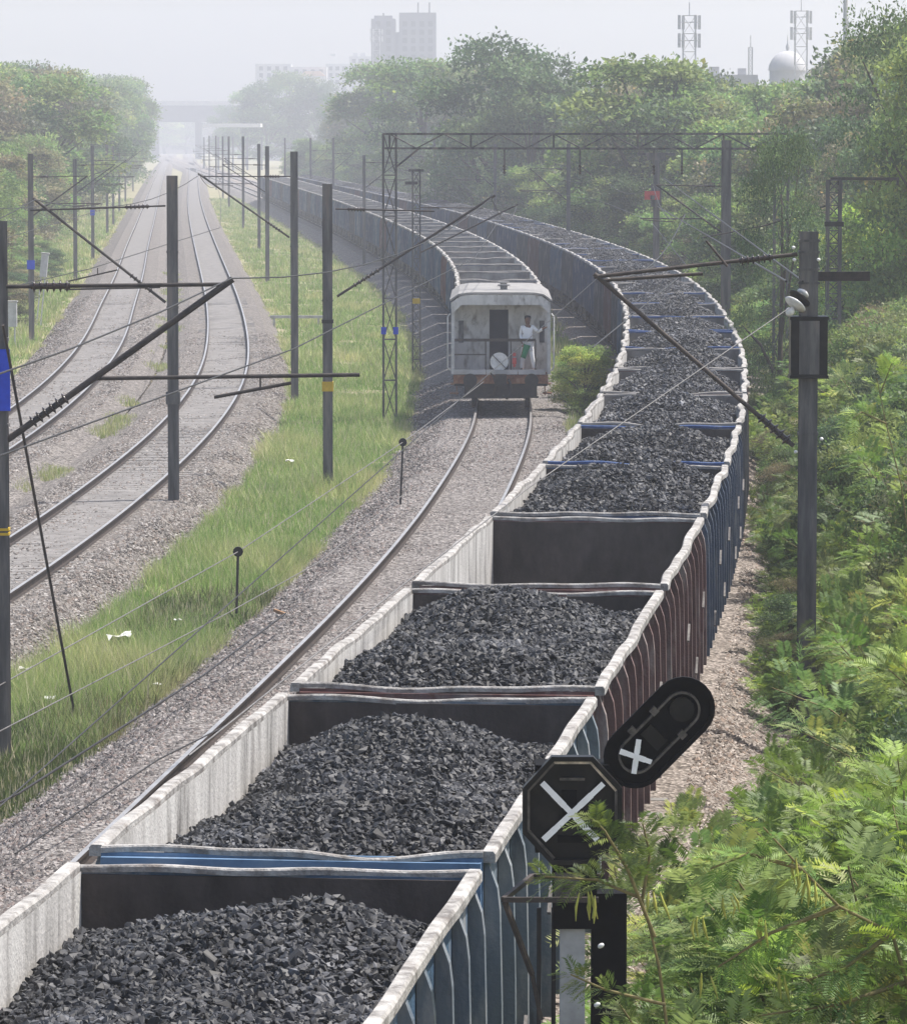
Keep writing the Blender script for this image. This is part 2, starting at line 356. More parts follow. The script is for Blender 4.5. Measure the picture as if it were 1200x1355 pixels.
T4 = spline([(-20, -7.4), (28, -2.08), (45, -.17), (66, 2.0), (89, 4.0), (116, 5.75), (150, 7.1), (185, 7.6), (222, 7.05), (274, 5.1), (330, 2.2), (411, -3.4), (500, -10), (620, -19), (900, -40), (2400, -152)])
T3 = spline([(-20, -10.2), (40, -4.95), (67, -2.7), (86, -1.2), (102, -.15), (121, .8), (140, 1.47), (164, 1.68), (190, 1.6), (217, 1.1), (245, .2), (275, -1.15), (337, -4.7), (411, -9.4), (482, -14.3), (582, -21.2), (900, -44.5), (2400, -158)])
T2 = spline([(-20, -20), (40, -13.0), (70, -10.5), (87, -9.4), (117, -8.3), (140, -8.05), (161, -8.3), (205, -10.05), (266, -13.5), (320, -16.8), (410, -22.3), (600, -33.6), (890, -50), (2400, -138)])
T1 = spline([(-20, -26), (40, -18.5), (90, -14.4), (126, -13.3), (156, -13.5), (184, -14.4), (237, -17.3), (280, -19.8), (350, -24.1), (444, -29.8), (600, -39.3), (890, -57), (2400, -146)])
def slope(T, y): return float((T(y + 0.5) - T(y - 0.5)))
YS = np.concatenate([np.arange(-15, 300, 3.0), np.arange(300, 700, 8.0), np.arange(700, 2350, 40.0)])

def ribbon(name, T, prof, mats, idx, kind='structure', ys=YS, noise=0.0):
    """sweep a cross-section (list of (offset, z)) along the alignment"""
    k = len(prof); V = []; rng = np.random.RandomState(5)
    for y in ys:
        x = float(T(y)); s = slope(T, y); L = math.hypot(1, s); nx, ny = 1 / L, -s / L
        for (o, z) in prof:
            dz = rng.uniform(-noise, noise) if y < 250 else 0.0
            V.append((x + nx * o, y + ny * o, z + dz))
    F = []; MI = []
    for i in range(len(ys) - 1):
        for j in range(k - 1):
            F.append((i * k + j, i * k + j + 1, (i + 1) * k + j + 1, (i + 1) * k + j)); MI.append(idx[j])
    o = put(name, mesh_np(name, V, F, mats, mat_idx=MI)); o['kind'] = kind
    return o
# ground sheet
gy = np.concatenate([np.linspace(-2500, -20, 6), np.arange(0, 400, 20.0), np.linspace(400, 2500, 12)])
gx = np.concatenate([np.linspace(-2500, -60, 6), np.arange(-50, 60, 10.0), np.linspace(60, 2500, 6)])
V = [(x, y, -0.75) for y in gy for x in gx]; nx_ = len(gx)
F = [(j * nx_ + i, j * nx_ + i + 1, (j + 1) * nx_ + i + 1, (j + 1) * nx_ + i) for j in range(len(gy) - 1) for i in range(nx_ - 1)]
put('ground', mesh_np('ground', V, F, [M['ground']]))['kind'] = 'structure'
# ballast beds
for T, nm, lo, hi, m in ((T1, 'ballast_bed', -3.0, 2.62, 'ballast_pink'), (T2, 'ballast_bed', -2.62, 2.5, 'ballast_pink'), (T3, 'ballast_bed', -3.0, 2.5, 'ballast_grey'), (T4, 'ballast_bed', -2.45, 4.6, 'ballast_path')):
    zl = -0.74 if lo < -2.7 else -0.42
    zh = -0.74 if (hi > 2.68 or T is T2) else -0.42
    if hi > 4: prof = [(lo, zl), (-1.75, -0.2), (-0.87, -0.185), (0.87, -0.185), (1.75, -0.2), (2.5, -0.62), (3.6, -0.68), (hi, -0.74)]
    else: prof = [(lo, zl), (-1.75, -0.2), (-0.87, -0.185), (0.87, -0.185), (1.75, -0.2), (hi, zh)]
    ix = [0, 0, 1] + [0] * (len(prof) - 4)
    ribbon(nm, T, prof, [M[m], M['ballast_grey' if T in (T3, T4) else 'dust']], ix, noise=0.02)
# rails
for T in (T1, T2, T3, T4):
    V = []; F = []; MI = []
    prof = [(-.035, 0.0), (.035, 0.0), (.035, -.045), (.01, -.055), (.01, -.15), (.07, -.168), (-.07, -.168), (-.01, -.15), (-.01, -.055), (-.035, -.045)]
    k = len(prof); ys = np.concatenate([np.arange(-15, 400, 2.0), np.arange(400, 1300, 15.0)])
    for side in (-0.872, 0.872):
        b = len(V)
        for y in ys:
            x = float(T(y)); s = slope(T, y); L = math.hypot(1, s)
            for (o, z) in prof: V.append((x + (o + side) / L, y - s * (o + side) / L, z))
        for i in range(len(ys) - 1):
            for j in range(k):
                F.append((b + i * k + j, b + i * k + (j + 1) % k, b + (i + 1) * k + (j + 1) % k, b + (i + 1) * k + j)); MI.append(0 if j == 0 else 1)
    put('rails', mesh_np('rails', V, F, [M['railtop'], M['railside']], mat_idx=MI))['kind'] = 'structure'
    sl = MB(); y = 20.0
    rg = random.Random(3)
    while y < 255:
        x = float(T(y)); a = -math.atan(slope(T, y)) + rg.uniform(-.01, .01)
        sl.box((x, y, -0.287 - (.012 if T is T3 or T is T4 else 0)), (2.62, 0.24, 0.2 + rg.uniform(-.012, .014)), 0, Matrix.Rotation(a, 3, 'Z'))
        y += 0.65
    sl.build('sleepers', M['sleeper'])['kind'] = 'structure'

# ------------------------------------------------------------------ loose stones on the beds (one uncountable mass)
def stones(name, n, sampler, size, seed, mat, colors):
    rng = np.random.RandomState(seed)
    P = sampler(rng, n)
    base = np.array([(1, 0, 0), (-1, 0, 0), (0, 1, 0), (0, -1, 0), (0, 0, 1), (0, 0, -1)], float)
    fc = np.array([(0, 2, 4), (2, 1, 4), (1, 3, 4), (3, 0, 4), (2, 0, 5), (1, 2, 5), (3, 1, 5), (0, 3, 5)])
    n = len(P)
    V = base[None] * (size[0] + (size[1] - size[0]) * rng.rand(n, 1, 1) ** 2) * rng.uniform(.65, 1.2, (n, 6, 1)) + rng.normal(0, .2, (n, 6, 3)) * size[0]
    q = rng.uniform(0, 2 * math.pi, n); c, s = np.cos(q)[:, None], np.sin(q)[:, None]
    X = V[:, :, 0] * c - V[:, :, 1] * s; Yy = V[:, :, 0] * s + V[:, :, 1] * c; Z = V[:, :, 2] * .75
    q2 = rng.uniform(-.6, .6, n); c, s = np.cos(q2)[:, None], np.sin(q2)[:, None]
    X, Z = X * c - Z * s, X * s + Z * c
    V = np.stack([X, Yy, Z], 2) + P[:, None, :]
    F = fc[None] + (np.arange(n) * 6)[:, None, None]
    ci = rng.randint(0, len(colors), n); tint = np.array(colors)[ci] * rng.uniform(.75, 1.25, (n, 1))
    o = put(name, mesh_np(name, V.reshape(-1, 3), F.reshape(-1, 3), [mat], tint=np.repeat(tint, 6, 0)))
    return o
def bed_sampler(T, ylo, yhi, lo, hi, prof):
    ox = np.array([p[0] for p in prof]); oz = np.array([p[1] for p in prof])
    def f(rng, n):
        u = rng.rand(n); y = 1 / (1 / ylo + u * (1 / yhi - 1 / ylo))       # denser near the bridge
        o = rng.uniform(lo, hi, n); x = T(y) + o
        keep = np.abs(np.abs(o) - .872) > .09
        inner = np.abs(o) < .8
        keep &= ~(inner & (rng.rand(n) < (.1 if T is T3 else .6)))
        z = np.interp(o, ox, oz)
        P = np.stack([x, y, z], 1)[keep]
        return P[(np.abs(P[:, 0]) < P[:, 1] * .105 + 1.0)]
    return f
GREY = [(0.16, 0.148, 0.14), (0.23, 0.212, 0.2), (0.1, 0.092, 0.088), (0.31, 0.285, 0.27), (0.2, 0.165, 0.15)]
PINK = [(0.17, 0.155, 0.141), (0.225, 0.205, 0.187), (0.105, 0.096, 0.088), (0.315, 0.294, 0.274), (0.2, 0.165, 0.142)]
TAN = [(0.23, 0.195, 0.167), (0.32, 0.28, 0.245), (0.15, 0.128, 0.11), (0.42, 0.37, 0.33), (0.27, 0.21, 0.17)]
P3 = [(-3.2, -.75), (-1.75, -.2), (1.75, -.2), (2.5, -.42)]
P12 = [(-3.2, -.75), (-1.75, -.2), (1.75, -.2), (2.9, -.72)]
P4 = [(-2.45, -.42), (-1.75, -.2), (1.75, -.2), (2.5, -.62), (3.6, -.68), (4.6, -.74)]
for T, a in ((T3, (110000, bed_sampler(T3, 48, 170, -3.4, 2.5, P3), (.025, .06), 1, GREY)),
             (T2, (60000, bed_sampler(T2, 80, 210, -2.7, 2.45, [(-3.2, -.75), (-1.75, -.2), (1.75, -.2), (2.5, -.74)]), (.03, .065), 2, PINK)),
             (T1, (40000, bed_sampler(T1, 110, 260, -3.0, 2.7, P12), (.035, .07), 3, PINK)),
             (T4, (70000, bed_sampler(T4, 40, 130, 1.5, 5.0, P4), (.025, .06), 4, TAN))):
    tag(stones('ballast_stones', a[0], a[1], a[2], a[3], M['stone'], a[4]), {T3: 'grey loose ballast stones beside the brake van track', T2: 'pinkish ballast stones along the second track from the left', T1: 'pinkish ballast stones along the leftmost track', T4: 'tan ballast stones along the right side of the coal train'}[T], 'ballast', kind='stuff')

# ------------------------------------------------------------------ open coal wagons
HALF, WID, TOP = 4.89, 1.46, 3.22
def side_sheet(seed, bulge, amp, inner_m, outer_m, s):
    """thin side wall, bulging between posts; s=+1 right, -1 left"""
    rg = np.random.RandomState(seed); ny, nz = 37, 5
    ys = np.linspace(-HALF, HALF, ny); zs = np.linspace(1.22, TOP - .06, nz)
    wave = amp * (np.sin(ys * 1.1 + rg.rand() * 6) + .6 * np.sin(ys * 2.3 + rg.rand() * 6))
    wave *= np.clip((HALF - np.abs(ys)) / 1.0, 0, 1)
    V = []; F = []; MI = []
    for t in (0, 1):
        for j, z in enumerate(zs):
            f = (z - zs[0]) / (zs[-1] - zs[0])
            for i, y in enumerate(ys):
                b = bulge * abs(math.sin((y + HALF) / (2 * HALF) * math.pi * 9)) * math.sin(min(f, .85) / .85 * math.pi)
                V.append((s * (WID + wave[i] * f + b + (.03 if t else 0)), y, z))
    n = ny * nz
    for j in range(nz - 1):
        for i in range(ny - 1):
            a = [j * ny + i, j * ny + i + 1, (j + 1) * ny + i + 1, (j + 1) * ny + i]
            F.append(a if s < 0 else a[::-1]); MI.append(0)
            c = [n + q for q in a]; F.append(c[::-1] if s < 0 else c); MI.append(1)
    return V, F, MI, ys, wave
def post_mb(s, z0=1.1, z1=TOP - .12):
    m = MB()
    m.prism([(0, z0), (.14, z0), (.135, 2.0), (.12, 2.75), (.10, 2.92), (.06, 3.03), (.02, z1 + .04), (0, z1 + .04)], (s * (WID + .035), -.055, 0), (s, 0, 0), (0, 0, 1), (0, 1, 0), .11)
    return m
POSTMESH = {}
def postmesh(s, col):
    k = (s, col)
    if k not in POSTMESH: POSTMESH[k] = post_mb(s).mesh('stanchion', [M[col + '_post']])
    return POSTMESH[k]
POST_Y = [(-HALF + .1) + i * (2 * HALF - .2) / 9 for i in range(10)]
def rail_path(ys, wave, s, r=.075):
    return [(s * (WID + .068 + wave[i]), y, TOP - .045 + .007 * math.sin(y * 3)) for i, y in enumerate(ys)]
def flat_rail(pts, w, h):
    V = []; F = []
    n = len(pts)
    for i, p in enumerate(pts):
        a = Vector(pts[min(i + 1, n - 1)]) - Vector(pts[max(i - 1, 0)]); a.normalize()
        u = a.cross(Vector((0, 0, 1))).normalized(); p = Vector(p)
        for (x, z) in ((-w, -h), (w, -h), (w, h * .5), (w * .7, h), (-w * .7, h), (-w, h * .5)): V.append(p + u * x + Vector((0, 0, z)))
    for i in range(n - 1):
        for k in range(6): F.append((i * 6 + k, i * 6 + (k + 1) % 6, (i + 1) * 6 + (k + 1) % 6, (i + 1) * 6 + k))
    return V, F, [(5, 4, 3, 2, 1, 0), tuple((n - 1) * 6 + k for k in range(6))]
def bogie_parts(root, y, detail):
    b = MB()
    for s in (-1, 1):
        b.prism([(-1.25, .42), (-1.25, .62), (-.55, .78), (.55, .78), (1.25, .62), (1.25, .42), (.8, .36), (.45, .22), (-.45, .22), (-.8, .36)], (s * 1.06 - .07, y, 0), (0, 1, 0), (0, 0, 1), (1, 0, 0), .14)
    b.box((0, y, .62), (2.0, .4, .3))
    ws = []
    for dy in (-1, 1):
        w = MB()
        w.tube((-1.02, y + dy, .5), (1.02, y + dy, .5), .075, n=8)
        for s in (-1, 1):
            w.tube((s * .80, y + dy, .5), (s * .93, y + dy, .5), .5, .5, n=20); w.tube((s * .78, y + dy, .5), (s * .80, y + dy, .5), .53, .53, n=20)
        ws.append(w)
    if detail:
        bo = b.build('bogie', [M['under']], root)
        for w in ws: w.build('wheelset', [M['wheel']], bo)
    else:
        for w in ws: b.add(w.v, w.f)
        b.build('bogie', [M['under']], root)
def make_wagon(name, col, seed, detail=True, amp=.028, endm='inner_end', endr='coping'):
    root = empty(name)
    rg = random.Random(seed)
    for s in (-1, 1):
        V, F, MI, ys, wave = side_sheet(seed * 7 + s, .022, amp, None, None, s)
        if detail:
            sw = put('side_wall', mesh_np('side_wall', V, F, [M['inner'], M[col]], mat_idx=MI), root)
            for y in POST_Y: put('stanchion', postmesh(s, col), sw, loc=(0, y, 0))
            for y0, z in ((-3.25, 1.5), (-1.1, 2.2), (1.05, 1.5), (3.2, 2.2)):
                m = MB(); yy = y0 + rg.uniform(-.15, .15)
                m.bar((s * (WID + .2), yy - .1, z - .1), (s * (WID + .2), yy + .1, z + .1), .03, .035); m.build('door_latch', [M['latch']], sw)
        else:
            m = MB(); m.v = [tuple(v) for v in V]; m.f = [list(f) for f in F]; m.m = list(MI); m.sm = [False] * len(F)
            p = post_mb(s)
            for y in POST_Y: m.add([(a, b + y, c) for a, b, c in p.v], p.f, 1)
            m.build('side_wall', [M['inner'], M[col]], root)
        vv, ff, ca = flat_rail(rail_path(ys, wave, s), .058, .045)
        t = MB(); t.add(vv, ff, 0, False); t.add(vv, ca, 0)
        t.build('top_rail', [M['coping']], root)
    for e in (-1, 1):
        m = MB()
        # end wall: inner sheet, outer painted sheet with ribs
        m.box((0, e * (HALF - .03), 2.19), (2 * WID - .01, .02, 1.90), 0)
        m.box((0, e * (HALF - .005), 2.19), (2 * WID + .06, .026, 1.94), 1)
        for z in (1.75, 2.45, TOP - .15): m.box((0, e * (HALF + .045), z), (2 * WID + .04, .08, .12), 1)
        for x in (-1.42, -.5, .5, 1.42): m.box((x, e * (HALF + .04), 2.1), (.12, .07, 1.8), 1)
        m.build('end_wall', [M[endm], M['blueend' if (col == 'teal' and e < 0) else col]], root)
        xs = np.linspace(-WID - .03, WID + .03, 21)
        rr = np.random.RandomState(seed * 3 + e + 2); dip = rr.uniform(-.01, .07); xc = rr.uniform(-.6, .6)
        pts = [(x, e * (HALF - .0 + .025 * math.sin(x * 2.1 + seed)), TOP - .035 - dip * math.exp(-((x - xc) / .45) ** 2) + .01 * math.sin(x * 5 + seed)) for x in xs]
        vv, ff, ca = flat_rail(pts, .034, .026)
        t = MB(); t.add(vv, ff, 0, False); t.add(vv, ca, 0)
        t.build('end_rail', [M[endr]], root)
    f = MB(); f.box((0, 0, 1.2), (2 * WID, 2 * HALF - .1, .04)); f.build('floor', [M['coalbed']], root)
    u = MB()
    u.box((0, 0, 1.0), (.45, 2 * HALF, .3))
    for s in (-1, 1): u.box((s * 1.42, 0, 1.08), (.14, 2 * HALF - .06, .2))
    for y in (-HALF + .12, -3.3, -1.2, 1.2, 3.3, HALF - .12): u.box((0, y, 1.02), (2.6, .2, .22))
    u.build('underframe', [M['under']], root)
    for e in (-1, 1):
        c = MB(); c.box((0, e * (HALF + .22), 1.03), (.2, .5, .22)); c.box((0, e * (HALF + .42), 1.03), (.32, .16, .34)); c.build('coupler', [M['under']], root)
    for y in (-3.25, 3.25): bogie_parts(root, y, detail)
    return root

def place_on(T, root, s0, half=HALF):
    """stand a vehicle on the track, its near end at chainage y=s0; returns y of its far end"""
    y0 = s0; L = math.hypot(1, slope(T, s0 + half)); y1 = s0 + 2 * half / L
    p0 = Vector((float(T(y0)), y0, 0)); p1 = Vector((float(T(y1)), y1, 0))
    mid = (p0 + p1) / 2; d = p1 - p0
    root.location = mid; root.rotation_euler = (0, 0, -math.atan2(d.x, d.y))
    return y1

# coal heaps
def coal_height(seed, fill, humps, lowleft, mounds=()):
    rg = np.random.RandomState(seed)
    ph = rg.uniform(0, 6, 6)
    def h(x, y):
        e = np.clip((HALF - .06 - np.abs(y)) / 1.9, 0, 1); w = np.clip((WID - np.abs(x)) / 1.1, 0, 1)
        z = fill + humps * (np.sin(np.clip(e, 0, 1) * math.pi / 2)) * (np.sin(w * math.pi / 2) * .8 + .1)
        z = z + .10 * np.sin(y * 1.3 + ph[0]) * w + .06 * np.sin(x * 2.3 + y * .9 + ph[1]) + .03 * np.sin(5 * x + ph[2]) * np.sin(4 * y + ph[3])
        z = z - lowleft * np.clip(-x / WID, 0, 1) ** 1.2
        for (mx, my, mh, ms) in mounds: z = z + mh * np.exp(-(((x - mx) / (ms * .75)) ** 2 + ((y - my) / ms) ** 2))
        return z
    return h
LUMP_T = None
def lump_templates():
    import bmesh
    out = []
    rg = np.random.RandomState(11)
    for i in range(10):
        pts = rg.normal(0, 1, (15, 3)); pts /= np.linalg.norm(pts, axis=1)[:, None]; pts = np.sign(pts) * np.abs(pts) ** .75; pts *= rg.uniform(.72, 1.0, (15, 1))
        bm = bmesh.new(); vs = [bm.verts.new(p) for p in pts]
        bmesh.ops.convex_hull(bm, input=vs)
        loose = [v for v in bm.verts if not v.link_faces]
        if loose: bmesh.ops.delete(bm, geom=loose, context='VERTS')
        bm.verts.ensure_lookup_table(); bm.verts.index_update()
        out.append((np.array([v.co[:] for v in bm.verts]), np.array([[v.index for v in f.verts] for f in bm.faces if len(f.verts) == 3])))
        bm.free()
    return out
LUMP_T = lump_templates()
def coal_mesh(seed, n, smin, smax, fill=2.72, humps=.55, lowleft=.1, ylo=-HALF + .1, yhi=HALF - .1, mounds=(), light=1.0):
    rg = np.random.RandomState(seed); h = coal_height(seed, fill, humps, lowleft, mounds)
    # bed
    nx, ny = 13, 41
    xs = np.linspace(-WID + .02, WID - .02, nx); ys = np.linspace(-HALF + .06, HALF - .06, ny)
    G = np.array([(x, y, float(h(x, y)) - .05) for y in ys for x in xs])
    Vs = [G]; Fs = []
    for j in range(ny - 1):
        for i in range(nx - 1):
            a = j * nx + i; Fs.append((a, a + 1, a + nx + 1)); Fs.append((a, a + nx + 1, a + nx))
    Fs = [np.array(Fs)]; MI = [np.ones(len(Fs[0]), int)]; TT = [np.full((len(G), 3), .02)]
    base = len(G); per = n // len(LUMP_T)
    for k, (tv, tf) in enumerate(LUMP_T):
        m = per; x = rg.uniform(-WID + .05, WID - .05, m); y = rg.uniform(ylo, yhi, m)
        sz = smin + (smax - smin) * rg.rand(m) ** 4.0 + (rg.rand(m) < .006) * smax * .5
        x = np.clip(x, -WID + sz * .8, WID - sz * .8); y = np.clip(y, -HALF + .07 + sz, HALF - .07 - sz)
        sc = np.stack([rg.uniform(.8, 1.9, m), rg.uniform(.7, 1.15, m), rg.uniform(.35, .8, m)], 1) * sz[:, None]
        # random rotations
        q = rg.normal(0, 1, (m, 4)); q[:, 1:3] *= .55; q /= np.linalg.norm(q, axis=1)[:, None]
        w_, a, b, c = q.T
        Rm = np.stack([1 - 2 * (b * b + c * c), 2 * (a * b - c * w_), 2 * (a * c + b * w_), 2 * (a * b + c * w_), 1 - 2 * (a * a + c * c), 2 * (b * c - a * w_), 2 * (a * c - b * w_), 2 * (b * c + a * w_), 1 - 2 * (a * a + b * b)], 1).reshape(m, 3, 3)
        P = np.einsum('nij,nkj->nki', Rm, tv[None] * sc[:, None, :])
        P += np.stack([x, y, h(x, y) + sz * .12], 1)[:, None, :]
        nv = len(tv); Vs.append(P.reshape(-1, 3)); Fs.append((tf[None] + (np.arange(m) * nv)[:, None, None]).reshape(-1, 3) + base); base += m * nv
        MI.append(np.zeros(m * len(tf), int))
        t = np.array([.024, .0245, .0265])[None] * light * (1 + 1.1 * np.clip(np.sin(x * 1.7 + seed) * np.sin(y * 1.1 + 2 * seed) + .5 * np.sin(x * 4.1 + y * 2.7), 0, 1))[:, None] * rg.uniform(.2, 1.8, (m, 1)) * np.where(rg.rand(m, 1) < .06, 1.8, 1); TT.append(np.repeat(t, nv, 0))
    return mesh_np('coal_heap', np.concatenate(Vs), np.concatenate(Fs), [M['lump'], M['coalbed']], tint=np.concatenate(TT), mat_idx=np.concatenate(MI))

CN = {'blue': 'blue', 'teal': 'slate-blue', 'darkblue': 'dark blue', 'maroon': 'maroon', 'darkgrey': 'dark grey'}
near = [('blue', 'blue weathered open wagon at the bottom edge, nearest in the right-hand coal train', dict(fill=2.66, humps=.24, lowleft=.02, mounds=((.45, 3.1, .30, 1.3), (-.2, -1.6, .26, 1.6))), 80000),
        ('teal', 'slate-blue open wagon beside the crossed-out signal, second from the bottom', dict(fill=2.66, humps=.24, lowleft=.04, mounds=((.15, 2.7, .24, 1.5), (.2, -1.4, .26, 1.5))), 80000),
        ('maroon', 'maroon coal-filled wagon just in front of the empty maroon one', dict(fill=2.88, humps=.44, lowleft=.0), 46000),
        ('maroon', 'empty maroon open wagon showing its dark bare end wall', None, 0),
        ('darkblue', 'dark blue coal-filled wagon directly behind the empty maroon one', dict(fill=2.95, humps=.42, lowleft=.02), 18000),
        ('darkblue', 'dark blue coal wagon with bright blue end rail, second behind the empty maroon one', dict(fill=2.9, humps=.42, lowleft=.02), 18000)]
GRP4, GRP3 = 'open coal wagons of the right-hand train', 'open wagons behind the brake van'
y = 24.65
heapname = ['at the bottom edge, low along the pale left wall', 'beside the crossed-out signal heads, low along the white left wall', 'just in front of the empty maroon wagon', '', 'directly behind the empty maroon wagon', 'second behind the empty maroon wagon']
for i, (col, lab, kw, n) in enumerate(near):
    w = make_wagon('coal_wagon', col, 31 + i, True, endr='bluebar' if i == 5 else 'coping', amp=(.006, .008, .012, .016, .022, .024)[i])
    y1 = place_on(T4, w, y); tag(w, lab, 'wagon', GRP4)
    if kw:
        hp = put('coal_heap', coal_mesh(50 + i, n, .006, .052 if i < 2 else .056, **kw)); hp.location = w.location; hp.rotation_euler = w.rotation_euler
        tag(hp, 'heap of black coal ' + heapname[i], 'coal', 'heaps of coal in the wagons')
    if i == 3:
        r = MB()
    y = y1 + .925
# far wagons share four proto meshes
protos = {}
def proto(col, endm):
    k_ = (col, endm)
    if k_ not in protos: protos[k_] = make_wagon('coal_wagon', col, {'darkblue': 3, 'blue': 5, 'maroon': 9, 'darkgrey': 12, 'teal': 15}[col], False, amp=.035, endm=endm, endr={'inner_end_pale': 'dullrail'}.get(endm, 'bluebar' if col in ('darkblue', 'blue') else 'dullrail'))
    return protos[k_]
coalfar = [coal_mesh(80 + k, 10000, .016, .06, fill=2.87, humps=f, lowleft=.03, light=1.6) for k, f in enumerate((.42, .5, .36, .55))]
used = set()
def far_wagon(col, T, y, lab, grp):
    em = 'inner_end_mid' if T is T4 else 'inner_end_pale'
    p = proto(col, em); w = p if (col, em) not in used else copy_tree(p); used.add((col, em))
    y1 = place_on(T, w, y); tag(w, lab, 'wagon', grp)
    return w, y1
rg = random.Random(4); k = 3
seq = ['darkblue', 'darkgrey', 'darkblue', 'darkgrey', 'darkblue', 'darkgrey', 'darkblue', 'darkblue', 'maroon', 'darkblue', 'blue', 'darkblue']
while y < 640:
    col = seq[(k * 5 + k // 7) % len(seq)]
    w, y1 = far_wagon(col, T4, y, '%s coal-filled wagon, %s behind the empty maroon one in the right-hand train' % (CN[col], nth(k)), GRP4)
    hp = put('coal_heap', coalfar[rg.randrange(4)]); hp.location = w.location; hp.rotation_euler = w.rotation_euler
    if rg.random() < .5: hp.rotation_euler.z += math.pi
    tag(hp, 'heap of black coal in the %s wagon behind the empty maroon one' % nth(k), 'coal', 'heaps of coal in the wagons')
    y = y1 + .925; k += 1
# left-hand train: empties behind the brake van
VAN_Y = 146.0; VAN_L = 9.4
y = VAN_Y + VAN_L + 1.4; k = 1
seq3 = ['blue', 'darkblue', 'blue', 'darkgrey', 'darkblue', 'blue', 'darkblue', 'maroon', 'blue', 'darkblue']
while y < 640:
    col = seq3[(k + k // 6) % len(seq3)]
    w, y1 = far_wagon(col, T3, y, 'empty %s open wagon, %s behind the grey brake van' % (CN[col], nth(k)), GRP3)
    y = y1 + .925; k += 1

# ------------------------------------------------------------------ brake van (front end towards the bridge at local y=0)
van = empty('brake_van', label='grey brake van with open platform and dark doorway at the tail of the left train', cat='brake van')
ys0 = VAN_Y; ang = -math.atan(slope(T3, ys0 + 5)); van.location = (float(T3(ys0)) - .08, ys0, 0); van.rotation_euler = (0, 0, ang)
W2 = 1.56
m = MB(); m.box((0, VAN_L / 2, 1.02), (2.5, VAN_L - .3, .24)); m.box((0, .12, .98), (2.95, .16, .36), 0); m.build('underframe', [M['under']], van)
m = MB(); m.box((0, .03, 1.02), (3.0, .05, .28)); m.build('buffer_beam', [M['rust']], van)
m = MB()
for x, w in ((-.98, 1.02), (.04, .98), (.98, .86)): m.box((x, -.03, 1.25), (w, .06, .15))
m.build('platform_edge', [M['concrete']], van)
m = MB(); m.box((0, .62, 1.19), (3.0, 1.15, .04)); m.build('platform', [M['rust']], van)
# cabin walls with door opening on the front
m = MB(); t = .06; y0 = .85; ztop = 3.42; z0 = 1.2
dx0, dx1, dzt = -.36, .24, 3.2
m.box(((-W2 + dx0) / 2, y0, (z0 + ztop) / 2), (dx0 + W2, t, ztop - z0)); m.box(((W2 + dx1) / 2, y0, (z0 + ztop) / 2), (W2 - dx1, t, ztop - z0)); m.box(((dx0 + dx1) / 2, y0, (dzt + ztop) / 2), (dx1 - dx0, t, ztop - dzt))
for s in (-1, 1): m.box((s * (W2 - t / 2 - .002), (y0 + VAN_L) / 2, (z0 + ztop) / 2), (t, VAN_L - y0 - t - .01, ztop - z0))
m.box((0, VAN_L - .03, (z0 + ztop) / 2), (2 * W2 - .01, t, ztop - z0)); m.box((0, y0 + 2.2, 2.3), (2 * W2 - .2, .05, 2.1), 1)
cab = m.build('cabin', [M['vanpale'], M['blackmatt']], van)
m = MB()
for s in (-1, 1):
    m = MB(); m.box((s * (W2 - .005), .46, 1.75), (.05, .68, 1.05)); m.box((s * (W2 - .04), .05, 2.3), (.1, .1, 2.25)); m.box((s * (W2 - .003), .46, 3.35), (.05, .68, .2)); m.build('end_post', [M['vangrey']], van)
m = MB()
for s, px in ((1, .42), (-1, -.55)):
    m.box((W2 - .25 if s > 0 else -W2 + .3, y0 - .04, 2.5), (.16, .03, .7))
m.build('wall_panel', [M['darkgrey']], van)
# dark scribbled chalk and soot marks on the left panel
rgm = random.Random(8); m = MB()
for i in range(16):
    x = -1.4 + rgm.random() * .95; z = 2.45 + rgm.random() * .55; a = rgm.uniform(0, 6.28); L = rgm.uniform(.05, .16)
    m.bar((x, y0 - .034, z), (x + math.cos(a) * L, y0 - .034, z + math.sin(a) * L), .006, .03, up=(0, 1, 0))
m.build('soot_marks', [M['under']], cab)
d = MB(); d.box(((dx0 + dx1) / 2, y0 + .12, (z0 + dzt) / 2), (dx1 - dx0 - .02, .04, dzt - z0 - .02)); d.build('door', [M['doordark']], van)  # dark sheet added in place of the shaded interior behind the opening
# roof: arched, chamfered front corners
m = MB(); prof = []
for i in range(13):
    x = -W2 - .06 + i * (2 * W2 + .12) / 12; prof.append((x, 3.54 + .24 * (1 - (abs(x) / (W2 + .06)) ** 8)))
inner = [(x, z - .06) for x, z in prof[::-1]]
for i in range(12):
    q = [prof[i], prof[i + 1], (prof[i + 1][0], prof[i + 1][1] - .06), (prof[i][0], prof[i][1] - .06)]
    m.prism(q[::-1], (0, -.05, 0), (1, 0, 0), (0, 0, 1), (0, 1, 0), VAN_L + .1)
roof = m.build('roof', [M['vanroof']], van)
m = MB(); m.prism([(-W2, 3.08)] + [(x_, 3.46 + .24 * (1 - (abs(x_) / W2) ** 8)) for x_ in np.linspace(-W2, W2, 13)] + [(W2, 3.08), (W2 - .32, 3.38), (-W2 + .32, 3.38)], (0, -.11, 0), (1, 0, 0), (0, 0, 1), (0, 1, 0), .05); m.build('roof_fascia', [M['vanpale']], van)
for i, yy in enumerate((2.6, 5.4)):
    m = MB(); m.path([(.1, yy, 3.76), (.1, yy, 3.9)], [.12, .12], 10); m.tube((.1, yy, 3.9), (.1, yy, 3.94), .2, .2, 12); m.build('roof_vent', [M['vanroof']], roof)
